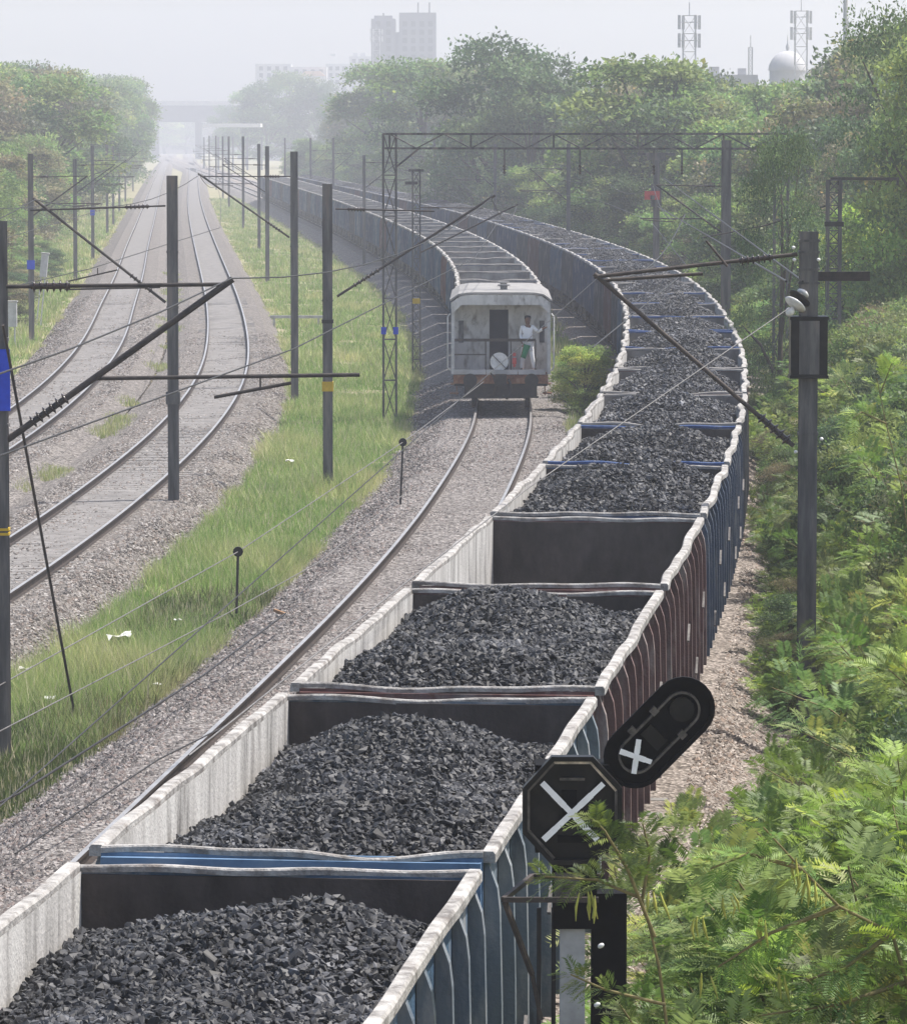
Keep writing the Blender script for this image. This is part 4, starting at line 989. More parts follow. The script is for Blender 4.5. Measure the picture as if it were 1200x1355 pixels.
# white low rail, cabinets
P = at_z(392, 419, -.2); m = MB(); m.box((0, 0, 0), (2.6, .14, .14)); m.box((-1.1, 0, -.3), (.1, .1, .5)); m.box((1.1, 0, -.3), (.1, .1, .5))
tag(m.build('low_rail', [M['concrete']], loc=P), 'low white horizontal rail beside the gravel of the second track', 'rail')
for px, yb, Y, w, h, lab in ((15, 432, 206, .5, 1.1, 'pale grey cabinet at the left edge beside the dark mast'), (57, 366, 230, .34, 1.15, 'narrow pale grey leaning board behind the mast with the blue plate')):
    P = at_y(px, yb, Y); e = empty('trackside_cabinet', (P.x, Y, P.z), label=lab, cat='cabinet')
    e.rotation_euler = (0, .1 if w < .4 else 0, 0)
    m = MB(); m.box((0, 0, h / 2), (w, .3, h)); m.build('cabinet_body', [M['galv']], e); m = MB(); m.box((0, 0, h + .03), (w + .08, .36, .06)); m.build('cabinet_top', [M['concrete']], e)
    m = MB(); m.bar((-w * .3, 0, 0), (-w * .3, 0, -P.z + GZ - .1), .06, .06); m.bar((w * .3, 0, 0), (w * .3, 0, -P.z + GZ - .1), .06, .06); m.build('cabinet_legs', [M['galv']], e)
rg = random.Random(2)
for (px, py, s, lab) in ((158, 847, .17, 'crumpled white scrap lying in the dark weeds'), (33, 888, .1, 'white scrap lying near the left-edge mast'), (125, 745, .1, 'white scrap on the pale gravel by the second track'), (66, 925, .07, 'tiny white scrap lying in green weeds'), (235, 822, .06, 'tiny white scrap left of the nearer wire post'), (383, 612, .1, 'white scrap in tall grass left of the yellow-banded mast'), (208, 907, .06, 'tiny white scrap at the edge of the gravel')):
    P = at_z(px, py, -.5); V = []; F = []
    for i in range(5):
        for j in range(4): V.append(((i - 2) * s * .6 + rg.uniform(-.2, .2) * s, (j - 1.5) * s + rg.uniform(-.2, .2) * s, rg.uniform(0, .9) * s))
    for i in range(4):
        for j in range(3): F.append((i * 4 + j, (i + 1) * 4 + j, (i + 1) * 4 + j + 1, i * 4 + j + 1))
    o = put('plastic_scrap', mesh_np('plastic_scrap', V, F, [M['white']]), loc=P); o.modifiers.new('thick', 'SOLIDIFY').thickness = .004
    tag(o, lab, 'scrap', 'white scraps on the verge')

# ------------------------------------------------------------------ crossed-out signal
SY = 31.0; SX, SZ = at_y(757, 1072, SY).x, at_y(757, 1072, SY).z
sg = empty('railway_signal', (SX, SY, GZ), label='black octagonal signal head crossed with white tape, capsule route indicator and pale post', cat='signal')
sz = SZ - GZ
def octo(rx, ry, c=.42): return [(rx * math.cos(a), ry * math.sin(a)) for a in [math.pi / 8 + k * math.pi / 4 for k in range(8)]]
X_, Z_, Yb = Vector((1, 0, 0)), Vector((0, 0, 1)), Vector((0, -1, 0))
m = MB(); m.prism(octo(.365, .40), (0, .05, sz), X_, Z_, Yb, .03); bb = m.build('backboard', [M['black']], sg)
m = MB(); m.ring(octo(.365, .40), octo(.33, .365), (0, .02, sz), X_, Z_, Yb, .075); m.build('backboard_rim', [M['black']], bb)
m = MB()
ro, ri = octo(.322, .355), octo(.308, .338)
for k in range(8):
    if k in (5, 6): continue
    a, b = ro[k], ro[(k + 1) % 8]
    m.bar(Vector((a[0], -.03, sz + a[1])), Vector((b[0], -.03, sz + b[1])), .02, .018, 0 if k in (0, 1) else 1)  # upper edges take the painted highlight colour
m.build('rim_trim', [M['brass'], M['rimdark']], bb)
m = MB(); m.box((.0, .012, sz + .21), (.17, .04, .018), 1); m.box((-.02, .01, sz + .05), (.1, .03, .16)); m.box((0, .012, sz - .2), (.2, .03, .05)); m.build('lens_cover', [M['blackmatt'], M['rimdark']], bb)
def cross(cx, cz, y_, arms, w, name, parent):
    m = MB()
    for i, ((x0, z0), (x1, z1)) in enumerate(arms):
        n = 5; 
        for k in range(n):
            a = Vector((cx + x0 + (x1 - x0) * k / n, y_ - .004 * i, cz + z0 + (z1 - z0) * k / n)); b = Vector((cx + x0 + (x1 - x0) * (k + 1) / n, y_ - .004 * i, cz + z0 + (z1 - z0) * (k + 1) / n))
            m.bar(a, b, .006, w * (1 + .08 * math.sin(k * 2.4 + i)), up=(0, -1, 0) if False else (b - a).normalized().cross(Vector((0, 1, 0))))
    return m.build(name, [M['tape']], parent)
cross(-.0, .0 + sz, -.035, [((-.205, .19), (.17, -.20)), ((-.195, -.20), (.21, .185))], .04, 'white_cross_tape', bb)
m = MB(); m.box((0, .2, sz), (.5, .32, .6)); m.build('lamp_housing', [M['blackmatt']], sg)
# route indicator: tilted capsule
RYc = 31.15
def caps(r, L, n=12):
    o = [(L + r * math.cos(a), r * math.sin(a)) for a in [-math.pi / 2 + math.pi * k / n for k in range(n + 1)]]
    return o + [(-L + r * math.cos(a), r * math.sin(a)) for a in [math.pi / 2 + math.pi * k / n for k in range(n + 1)]]
cc = at_y(872, 969, RYc) - Vector((SX, SY, GZ)); an = R(45.5)
u = Vector((math.cos(an), 0, math.sin(an))); v = Vector((-math.sin(an), 0, math.cos(an)))
m = MB(); m.prism(caps(.205, .235), cc + Vector((0, .03, 0)), u, v, Yb, .03); ri_ = m.build('route_indicator', [M['blackmatt']], sg)
m = MB(); m.ring(caps(.215, .235), caps(.185, .235), cc + Vector((0, .0, 0)), u, v, Yb, .04); m.build('indicator_hood', [M['blackmatt']], ri_)
m = MB(); m.ring(caps(.125, .22), caps(.11, .22), cc, u, v, Yb, .05); m.build('indicator_rim', [M['rimdark']], ri_)
m = MB(); m.prism([(-.1, -.08), (.0, -.08), (.0, .08), (-.1, .08)], cc + Vector((0, -.003, 0)), u, v, Yb, .02); m.tube(cc + u * .22 + Vector((0, .0, 0)), cc + u * .22 + Vector((0, -.02, 0)), .085, n=16); m.build('indicator_lens', [M['black']], ri_)
for q in (cc + v * .13 + u * .08, cc - u * .12 + v * .14, cc - v * .12 + u * .1):
    m = MB(); m.box(q + Vector((0, -.03, 0)), (.05, .05, .05), 0, Matrix.Rotation(-an, 3, 'Y')); m.build('hinge', [M['rimdark']], ri_)
cx, cz = (at_y(841, 1000, RYc) - Vector((SX, SY, GZ))).x, (at_y(841, 1000, RYc) - Vector((SX, SY, GZ))).z
cross(cx, cz, -.0 + RYc - SY - .075, [((-.015, -.115), (.018, .12)), ((-.11, .04), (.105, -.035))], .036, 'white_cross_tape', ri_)
m = MB(); m.bar(Vector((.15, .3, sz + .1)), cc + Vector((0, .12, 0)), .06, .06); m.bar(Vector((.1, .3, sz - .3)), cc - u * .2 + Vector((0, .12, 0)), .05, .05); m.build('indicator_bracket', [M['under']], ri_)
# post, mechanism box, service frame
ptop = at_y(758, 1228, SY).z - GZ
m = MB(); m.box((.005, .12, ptop / 2), (.17, .16, ptop)); m.build('signal_post', [M['post']], sg)
m = MB(); m.box((.02, .12, ptop + .22), (.3, .24, .46)); m.box((-.03, -.01, ptop + .30), (.18, .05, .16), 1); m.build('mechanism_box', [M['blackmatt'], M['rimdark']], sg)
m = MB(); m.box((.26, .3, ptop - .6), (.24, .2, 1.6)); m.build('cable_case', [M['blackmatt']], sg)
Qs = lambda x, y_, Y=SY: at_y(x, y_, Y) - Vector((SX, SY, GZ))
m = MB(); y1 = SY - .25
m.bar(Qs(666, 1191, y1), Qs(792, 1191, y1), .03, .035); m.bar(Qs(666, 1191, y1), Qs(704, 1160, SY + .55), .03, .035); m.bar(Qs(704, 1160, SY + .55), Qs(800, 1160, SY + .55), .03, .035)
m.bar(Qs(668, 1194, y1), Qs(704, 1290, SY), .03, .03); m.bar(Qs(704, 1290, SY), Qs(716, 1350, SY), .03, .03); m.build('service_frame', [M['tuberust']], sg)
m = MB()
for x in (-.22, -.12): m.bar((x, .22, 0), (x, .22, ptop + .1), .03, .03)
for i in range(9): m.bar((-.22, .22, .3 + i * .33), (-.12, .22, .3 + i * .33), .02, .02)
m.build('ladder', [M['under']], sg)
for (x, y_) in ((795, 1252), (790, 1330)):
    m = MB(); q = Qs(x, y_); m.path([q + Vector((.02 * math.sin(t_), 0, .012 * math.sin(t_))) for t_ in (-1.5, -1, -.5, 0, .5, 1, 1.5)], [.014 * math.cos(t_) + .003 for t_ in (-1.5, -1, -.5, 0, .5, 1, 1.5)], 12); m.build('white_insulator', [M['porcelain']], sg)
m = MB(); m.box((0, .12, .0), (.5, .5, .3)); m.build('footing', [M['concrete']], sg)

# ------------------------------------------------------------------ skyline
TY = 1500.0; k = TY / FPX
def bx_px(m, x0, x1, y0, zbase, Y, depth, mi=0):
    a, b = at_y(x0, y0, Y), at_y(x1, y0, Y); m.box(((a.x + b.x) / 2, Y + depth / 2, (a.z + zbase) / 2), (b.x - a.x, depth, a.z - zbase), mi); return a.z
tb = empty('tower_block', (at_y(533, 100, TY).x, TY, GZ), label='hazy grey twin tower block rising above the trees with roof aerials', cat='building')
def child_px(m, name, mats, par): 
    o = m.build(name, mats, par); o.matrix_parent_inverse = Matrix.Translation(-par.location); return o
for x0, x1, y0, dep in ((491, 523, 24, 14), (528, 577, 16, 18), (522.5, 528.5, 42, 8)):
    m = MB(); bx_px(m, x0, x1, y0, GZ, TY + (2 if x1 - x0 < 10 else 0), dep * 1.2); w = child_px(m, 'wall', [M['tower']], tb)
    if x1 - x0 > 10:
        for r_ in range(5):
            m = MB(); a, b = at_y(x0 + 2, 31 + r_ * 11, TY), at_y(x1 - 2, 31 + r_ * 11, TY)
            n = int((b.x - a.x) / 2.4)
            for i in range(n): m.box((a.x + (i + .5) * (b.x - a.x) / n, TY - .02, a.z), (1.5, .1, 1.7))
            m.build('window_band', [M['towerdark']], w)
for x0, y0, h in ((507, 16, 10), (553, 2, 15), (568, 2, 15)):
    m = MB(); a = at_y(x0, y0, TY); m.bar((a.x, TY + 5, a.z), (a.x, TY + 5, a.z - 4), .5, .5); child_px(m, 'roof_aerial', [M['mast']], tb)
m = MB(); bx_px(m, 495, 519, 20, at_y(0, 26, TY).z, TY + 3, 8); child_px(m, 'roof_house', [M['tower']], tb)
# lower blocks
for rects, Y, lab in ((((338, 385, 84), (385, 432, 88)), 1800, 'long pale hazy block with a terracotta roof above the far round tree'), (((431, 462, 84), (462, 492, 74)), 1850, 'stepped pale hazy block left of the twin tower')):
    bl = empty('apartment_block', (at_y(rects[0][0], 100, Y).x, Y, GZ), label=lab, cat='building')
    for x0, x1, y0 in rects:
        m = MB(); bx_px(m, x0, x1, y0, GZ, Y, 16); w = child_px(m, 'wall', [M['facade']], bl)
        m = MB()
        for r_ in range(6):
            a, b = at_y(x0 + 2, y0 + 6 + r_ * 9, Y), at_y(x1 - 2, y0 + 6 + r_ * 9, Y); n = max(3, int((b.x - a.x) / 3))
            for i in range(n): m.box((a.x + (i + .5) * (b.x - a.x) / n, Y - .02, a.z), (1.5, .1, 1.6))
        m.build('windows', [M['towerdark']], w)
    if Y == 1800:
        m = MB(); a, b = at_y(398, 94, Y), at_y(431, 100, Y); m.prism([(a.x, b.z), (b.x, b.z), (b.x - 2, a.z), (a.x + 2, a.z)], (0, Y - 9, 0), X_, Z_, Vector((0, 1, 0)), 8.5); bx_px(m, 400, 429, 100, GZ, Y - 8.5, 7, 1); child_px(m, 'tiled_roof', [M['orange'], M['facade']], bl)
    else:
        m = MB()
        for q in (440, 470, 480): a = at_y(q, rects[1][2] - 4, Y); m.box((a.x, Y + 5, a.z - .6), (2.0, 3, 1.8 if q > 462 else .9))
        child_px(m, 'roof_tank', [M['facade']], bl)
# telecom mast left of the tower, cell towers, pole
def cell_tower(px, ytop, Y, w, label, panels=True):
    P = at_y(px, ytop, Y); e = empty('cell_tower', (P.x, Y, GZ), label=label, cat='tower', group='telecom towers on the skyline')
    h = P.z - GZ; m = MB(); lattice(m, (0, 0, 0), (0, 0, h), w, int(h / (w * 1.4)), r=.06, chord=.11); m.build('lattice_frame', [M['galv']], e)
    if panels:
        for zf in (h - .8, h - 3.0):
            for a in range(4):
                m = MB(); t = a * math.pi / 2 + .5; m.box((math.cos(t) * w * .95, math.sin(t) * w * .95, zf), (.35, .2, 1.7)); m.bar((0, 0, zf), (math.cos(t) * w * .95, math.sin(t) * w * .95, zf), .1, .1); m.build('antenna_panel', [M['galv']], e)
    m = MB(); m.bar((0, 0, h), (0, 0, h + 1.6), .1, .1); m.build('lightning_rod', [M['galv']], e)
cell_tower(498, 38, 1450, 2.2, 'faint lattice telecom tower just left of the twin tower block')
cell_tower(912, 20, 560, 1.5, 'pale lattice telecom tower with panel antennas above the round right-hand tree')
cell_tower(1060, 14, 620, 1.6, 'tapered pale lattice telecom tower rising behind the white dome', True)
cell_tower(993, 62, 620, .5, 'thin short telecom mast left of the white dome', False)
P = at_y(1119, -8, 400); e = empty('pole', (P.x, 400, GZ), label='slim tall plain pole at the upper right, right of the white dome', cat='pole'); m = MB(); m.path([(0, 0, 0), (0, 0, P.z - GZ)], [.3, .2], 8); m.build('pole_shaft', [M['galv']], e); m = MB(); m.box((0, 0, (at_y(0, 30, 400).z - GZ)), (.5, .3, .5)); m.build('pole_clamp', [M['galv']], e)
# white dome
DY = 640.0; c = at_y(1042, 93, DY); e = empty('domed_building', (c.x, DY, GZ), label='white domed building showing above the right-hand trees', cat='building')
rr = 25 * DY / FPX; zc = c.z - GZ; m = MB()
pr = [(rr * math.cos(a) * (1.0 if a > .3 else 1.02), zc + rr * 1.05 * math.sin(a)) for a in np.linspace(0, math.pi / 2, 12)]
m.path([(0, 0, z) for r_, z in pr], [max(.03, r_) for r_, z in pr], 28); m.build('dome', [M['facade']], e)
m = MB(); m.path([(0, 0, zc - 3), (0, 0, zc)], [rr * .96, rr * .96], 28); m.build('drum', [M['facade']], e)
m = MB(); m.path([(0, 0, zc + rr), (0, 0, zc + rr + .6), (0, 0, zc + rr + 1.2), (0, 0, zc + rr + 2.3)], [.12, .3, .1, .04], 8); m.build('finial', [M['galv']], e)
m = MB(); m.box((0, 2, (zc - 3) / 2), (9, 9, zc - 3.02)); m.build('wall', [M['facade']], e)
# low block beside the dome
P = at_y(958, 98, 560); e = empty('flat_roofed_house', (P.x, 566, GZ), label='low flat-roofed grey house between telecom tower and white dome', cat='house'); m = MB(); m.box((0, 0, (P.z - GZ) / 2), (8.5, 7, P.z - GZ)); m.build('wall', [M['facade']], e); m = MB(); m.box((-1, -2, P.z - GZ + .5), (1.2, 1.2, .98)); m.box((2.4, -2, P.z - GZ + .4), (1.0, 1.0, .78)); m.build('roof_tank', [M['facade']], e)
# far road bridge across the tracks
BY = 1900.0; e = empty('road_bridge', (at_y(320, 150, BY).x, BY, GZ), label='long hazy road bridge crossing the tracks in the far distance', cat='bridge')
def bp(m, x0, x1, y0, y1, dy, dep):
    a, b = at_y(x0, y0, BY + dy), at_y(x1, y1, BY + dy); m.box(((a.x + b.x) / 2, BY + dy + dep / 2, (a.z + b.z) / 2), (b.x - a.x, dep, abs(a.z - b.z)))
m = MB(); bp(m, 150, 470, 139, 161, 0, 10); child_px(m, 'deck', [M['tower']], e)
m = MB(); bp(m, 150, 470, 133, 138.8, 0, .6); child_px(m, 'parapet', [M['facade']], e)
for x in (175, 205, 262, 318, 374, 430): m = MB(); a = at_y(x, 158, BY); m.box((a.x, BY + 5, (a.z + GZ) / 2 - .02), (2.6, 6, a.z - GZ)); child_px(m, 'pier', [M['tower']], e)
SYf = 1280.0; a, b = at_y(270, 163, SYf), at_y(346, 168, SYf); e = empty('platform_shelter', ((a.x + b.x) / 2, SYf, GZ), label='bright white flat canopy roof across the tracks below the far bridge', cat='shelter')
m = MB(); m.box((0, 0, (a.z + b.z) / 2 - GZ), (b.x - a.x, 14, abs(a.z - b.z))); m.build('canopy_roof', [M['white']], e)
for i in range(5): m = MB(); m.bar((-8 + i * 4, 0, 0), (-8 + i * 4, 0, b.z - GZ - 2.7), .5, .5); m.build('column', [M['tower']], e)

# ------------------------------------------------------------------ trees
def quads_leaf(P, D, Nn, L, Wd):
    """diamond leaves: base P, direction D, normal Nn, length L, width Wd -> V,F"""
    S = np.cross(D, Nn); S /= np.linalg.norm(S, axis=1)[:, None] + 1e-9
    L = L[:, None]; Wd = Wd[:, None]
    V = np.stack([P, P + D * L * .45 + S * Wd * .5, P + D * L, P + D * L * .45 - S * Wd * .5], 1)
    n = len(P); F = np.arange(n * 4).reshape(n, 4)
    return V.reshape(-1, 3), F
def unit(a): return a / (np.linalg.norm(a, axis=1)[:, None] + 1e-9)
GREENS = 1.95 * np.array([(.062, .105, .030), (.085, .130, .035), (.115, .150, .042), (.050, .085, .030), (.095, .115, .045), (.075, .125, .028)])
def tree_variant(seed, H=10.0, Rad=4.0, n=9000, leaf=.36, low=.1, greens=GREENS, nclump=30, limbs=12):
    rg = np.random.RandomState(seed)
    cz0, cz1 = H * low, H * .98
    C = []
    for i in range(nclump):
        t = rg.rand() ** .8; z = cz0 + (cz1 - cz0) * t
        rmax = Rad * math.sqrt(max(.04, 1 - (abs(t - .42) / .62) ** 2.2))
        a = rg.rand() * 2 * math.pi; r = rmax * (.35 + .6 * math.sqrt(rg.rand())) * .8
        C.append((r * math.cos(a), r * math.sin(a), z))
    C = np.array(C); cr = Rad * rg.uniform(.17, .36, nclump)
    C[:, 2] = np.minimum(C[:, 2], H - cr * .75); C[:, 2] = np.maximum(C[:, 2], cr * .6)
    w = cr ** 2; idx = rg.choice(nclump, n, p=w / w.sum())
    d = unit(rg.normal(0, 1, (n, 3))); d[:, 2] = np.where(d[:, 2] < -.3, -d[:, 2] * .6, d[:, 2])
    rad = cr[idx] * (.45 + .62 * rg.rand(n) ** .6)
    jag = 1 + .25 * np.sin(d[:, 0] * 7 + idx) * np.sin(d[:, 1] * 6 + 2 * idx) + .15 * np.sin(d[:, 2] * 11 + idx)
    P = C[idx] + d * (rad * jag)[:, None] * np.array([1, 1, .8])
    D = unit(d * .5 + rg.normal(0, .7, (n, 3)) + np.array([0, 0, -.15])); Nn = unit(d * .5 + rg.normal(0, .6, (n, 3)) + np.array([0, 0, .5]))
    L = leaf * rg.uniform(.6, 1.3, n); V, F = quads_leaf(P, D, Nn, L, L * rg.uniform(.4, .65, n))
    ct = greens[rg.randint(0, len(greens), nclump)] * rg.uniform(.65, 1.35, (nclump, 1))
    t = ct[idx] * rg.uniform(.7, 1.35, (n, 1)); t[rg.rand(n) < .04] *= np.array([1.5, 1.15, .8])
    crown = mesh_np('crown', V, F, [M['leaf']], tint=np.repeat(t, 4, 0))
    m = MB(); ph = rg.rand() * 6
    tp = [(.15 * math.sin(ph + i), .15 * math.cos(ph * 2 + i), z) for i, z in enumerate(np.linspace(-.3, H * .75, 7))]
    m.path(tp, list(np.linspace(.035 * H * .8, .05, 7)), 8)
    for i in rg.choice(nclump, limbs, replace=False):
        b = tp[min(5, max(1, int(C[i][2] / H * 5)))]; b = Vector(b); c = Vector(C[i])
        if c.z < b.z: b = Vector(tp[1])
        mid_ = b.lerp(c, .5) + Vector((0, 0, .3)); m.path([b, mid_, c], [.012 * H, .007 * H, .02], 5)
    return crown, m.mesh('trunk', [M['bark']])
OLIVE = 1.5 * np.array([(.11, .115, .05), (.13, .13, .06), (.09, .10, .045), (.14, .125, .07), (.08, .1, .04)])
DARK = 1.8 * np.array([(.042, .072, .028), (.055, .085, .03), (.035, .06, .026), (.065, .095, .036)])
FAR = [tree_variant(100 + i, n=19000, leaf=.25, greens=g, nclump=52) for i, g in enumerate((GREENS, GREENS, DARK, OLIVE, GREENS))]
NEAR = [tree_variant(200 + i, n=30000, leaf=.2, low=.05, greens=g, nclump=64) for i, g in enumerate((GREENS * 1.2, GREENS * np.array([1.5, 1.35, 1.2]), GREENS * .85))]
TWIG = tree_variant(300, n=20000, leaf=.13, low=.12, greens=DARK, nclump=60, limbs=4)
def tree(var, x, y, H, wid, rz, label, group, name='tree', z=GZ):
    e = empty(name, (x, y, z), rz, label, 'tree', group); e.scale = (H / 10 * wid, H / 10 * wid, H / 10)
    put('trunk', var[1], e); put('crown', var[0], e)
    return e
SKY_R = [(330, 165), (390, 150), (450, 118), (500, 86), (560, 84), (620, 66), (650, 50), (700, 74), (750, 98), (800, 103), (850, 81), (900, 85), (950, 100), (1010, 112), (1060, 106), (1110, 84), (1150, 62), (1180, 36), (1260, 10)]
def sky_at(S, px): return float(np.interp(px, [s[0] for s in S], [s[1] for s in S]))
rg = random.Random(21); cnt = 0
GT = 'trees of the wood behind the right-hand coal train'
def hgt(S, px, Y): return CAMZ - GZ + (180 - sky_at(S, px)) * Y / FPX
Y = 140.0
placed = []
while Y < 900:
    st = 5.0 if Y < 160 else (8.0 if Y < 400 else 20.0)
    offs = [5.5, 9.5, 14] if Y < 160 else ([6.5, 13, 20, 28] if Y < 420 else [9, 20, 34, 50])
    for j, o in enumerate(offs):
        x = float(T4(Y)) + o + rg.uniform(-1.2, 1.2); yy = Y + rg.uniform(-.4, .4) * st
        px = 600 + FPX * x / yy
        if px > 1290 or px < 330: continue
        if yy < 232 and 600 + FPX * (x - 3.2) / yy < (1055 if yy < 150 else 988 if yy < 180 else 890): continue
        hm = hgt(SKY_R, px, yy)
        if j == 0: H = min(hm, rg.uniform(4.5, 7.5) if Y < 420 else rg.uniform(6, 9))
        elif j == 1: H = hm * rg.uniform(.68, .92)
        else: H = hm * rg.uniform(.86, 1.0)
        H = max(4, min(H, 19)); placed.append((x, yy, H, px, j))
    Y += st
named = {}
for (x, yy, H, px, j) in placed:
    v = rg.choice(NEAR) if yy < 170 else rg.choice(FAR)
    if yy < 170: lab = 'leafy green tree on the right-hand bank, between the coal train and the right edge'
    elif j == 0: lab = 'low bushy tree growing along the far side of the curving coal train'
    elif yy < 430: lab = 'dense green tree of the wood beyond the curving coal train'
    else: lab = 'hazy pale green tree of the distant wood right of the tracks'
    grp = {'leafy': 'leafy trees on the right-hand bank', 'low b': 'bushy trees along the far side of the coal train', 'dense': 'dense trees beyond the coal train', 'hazy ': 'hazy trees of the distant right wood'}[lab[:5]]
    tree(v, x, yy, H, rg.uniform(.9, 1.2) * (.8 if H > 9 and yy < 230 else 1), rg.uniform(0, 6.28), lab, grp)
for i in range(17):
    yy = 112 + i * 6.5; x = float(T4(yy)) + 4.4 + rg.uniform(0, 1.2)
    for kk in range(2):
        tree(NEAR[(i + kk) % 3], x + kk * 3.2, yy + rg.uniform(-1, 1), rg.uniform(2.6, 3.6) + kk * 1.1, 1.5 if kk == 0 else 1.25, rg.uniform(0, 6), 'rounded green bush hugging the right side of the coal train behind the thick mast', 'bushes along the right side of the coal train', name='bush')
# individually recognisable crowns
for px, ytop, Y, wd, v, lab in ((650, 46, 385, .95, 2, 'tall dark grey-green tree standing out of the wood skyline right of the tower block'), (855, 78, 300, 1.25, 1, 'broad round bright tree crown below the lattice telecom tower'), (565, 80, 520, 1.2, 0, 'hazy round tree crown in front of the twin tower block'), (505, 84, 640, 1.1, 0, 'hazy light tree left below the twin tower block'), (705, 72, 370, .9, 2, 'second dark tree top just right of the tallest skyline tree')):
    P = at_y(px, ytop, Y); tree(FAR[v], P.x, Y, P.z - GZ, wd, px * .37, lab, None)
P = at_y(1035, 165, 133); tree(TWIG, P.x, 133, 9.6, .45, 1.0, 'thin dark sparse tree with spiky foliage beside the right end of the truss', None)
P = at_y(1215, 0, 165); tree(TWIG, P.x, 165, P.z - GZ, .7, 2.2, 'tall open twiggy tree in the upper right corner', None)
P = at_y(1262, 30, 150); tree(NEAR[2], P.x, 150, P.z - GZ - .6, .75, 4.2, 'dark leafy tree filling the upper right corner', None)
# left wood
SKY_L = [(-60, 95), (0, 84), (60, 82), (110, 100), (130, 90), (158, 88), (184, 104), (202, 130), (212, 168)]
Y = 190.0
while Y < 1100:
    st = 9.0 if Y < 420 else 26.0
    for j, o in enumerate((9.5, 16, 24)):
        x = float(T1(Y)) - o + rg.uniform(-1.5, 1.5); yy = Y + rg.uniform(-.4, .4) * st; px = 600 + FPX * x / yy
        if px < -70: continue
        H = hgt(SKY_L, px, yy) * (rg.uniform(.35, .6) if j == 0 and Y < 420 else rg.uniform(.66, 1.0)); H = max(3.5, min(H, 22))
        near_ = yy < 430
        if not near_ and rg.random() < .35: continue
        tree(rg.choice(FAR), x, yy, H, rg.uniform(1.0, 1.3), rg.uniform(0, 6.28), 'dense green tree of the wood along the left edge' if near_ else 'hazy blue-green tree of the far left wood beside the tracks', 'trees of the left wood' if near_ else 'hazy trees of the far left wood')
    Y += st
# low bushes at the left foot
for i in range(22):
    yy = 150 + i * 9 + rg.uniform(-3, 3); x = float(T1(yy)) - 5.2 - rg.uniform(0, 2.5); px = 600 + FPX * x / yy
    if px < -40: continue
    tree(FAR[i % 5], x, yy, rg.uniform(1.2, 2.4), 1.9, rg.uniform(0, 6), 'low green bush at the foot of the left wood', 'low bushes at the foot of the left wood', name='bush')
# hazy trees in the far centre
for px, ytop, Y, lab in ((352, 106, 1350, 'big round hazy blue tree above the far end of the tracks, left crown'), (385, 96, 1400, 'big round hazy blue tree below the terracotta roof, centre crown'), (420, 104, 1350, 'big round hazy blue tree at the far end, right crown'), (325, 122, 1450, 'smaller hazy blue tree just right of the far bridge middle'), (448, 122, 1150, 'hazy tree between the far round tree and the right wood'), (300, 138, 1600, 'faint low tree over the far bridge')):
    P = at_y(px, ytop, Y); tree(FAR[0 if px % 2 else 2], P.x, Y, P.z - GZ, .95, px * .3, lab, None)
for i in range(9):
    px = 190 + i * 30 + rg.uniform(-8, 8); P = at_y(px, 152 + rg.uniform(-6, 8), 2420); tree(FAR[i % 5], P.x, 2420 + rg.uniform(-30, 30), P.z - GZ, 1.5, i, 'very faint tree on the horizon behind the far road bridge', 'faint trees on the horizon')
# green bush between the trains near the brake van
P = at_z(764, 500, GZ); tree(NEAR[1], 4.25, 150, 2.6, 1.25, .4, 'small bright green bush between the brake van and the coal train', None, name='bush')
tree(NEAR[0], 4.5, 157, 2.2, 1.2, 2.4, 'darker low bush behind the bright bush between the two trains', None, name='bush')

# ------------------------------------------------------------------ feathery shrubs of the near right bank
FG = np.array([1.58, 1.58, 1.38]) * np.array([(.10, .165, .035), (.135, .20, .042), (.175, .235, .055), (.075, .13, .034), (.15, .19, .07), (.09, .15, .05)])
def fronds(P, D, L, rg, tint, K=9):
    """bipinnate leaves: each a rachis with K pairs of narrow pinnae"""
    n = len(P); up = np.tile(np.array([0, 0, 1.0]), (n, 1)) + rg.normal(0, .35, (n, 3))
    S = unit(np.cross(D, up)); Nn = unit(np.cross(S, D))
    Vs = []; Ts = []
    for k in range(K):
        t = .14 + .86 * k / (K - 1)
        base = P + D * (L * t)[:, None] + np.array([0, 0, -1.0]) * (L * .28 * t * t)[:, None]
        lp = L * .40 * (1.05 - .55 * abs(t - .4)) * rg.uniform(.85, 1.1, n)
        for s in (-1, 1):
            d = unit(D * .55 + S * s * .85 + Nn * rg.uniform(-.12, .22, (n, 1)) + np.array([0, 0, -.12]))
            V, _ = quads_leaf(base, d, Nn, lp, lp * .17); Vs.append(V.reshape(n, 4, 3)); Ts.append(tint * rg.uniform(.85, 1.15, (n, 1)))
    V = np.concatenate(Vs, 0).reshape(-1, 3); F = np.arange(len(V)).reshape(-1, 4)
    return V, F, np.repeat(np.concatenate(Ts, 0), 4, 0)
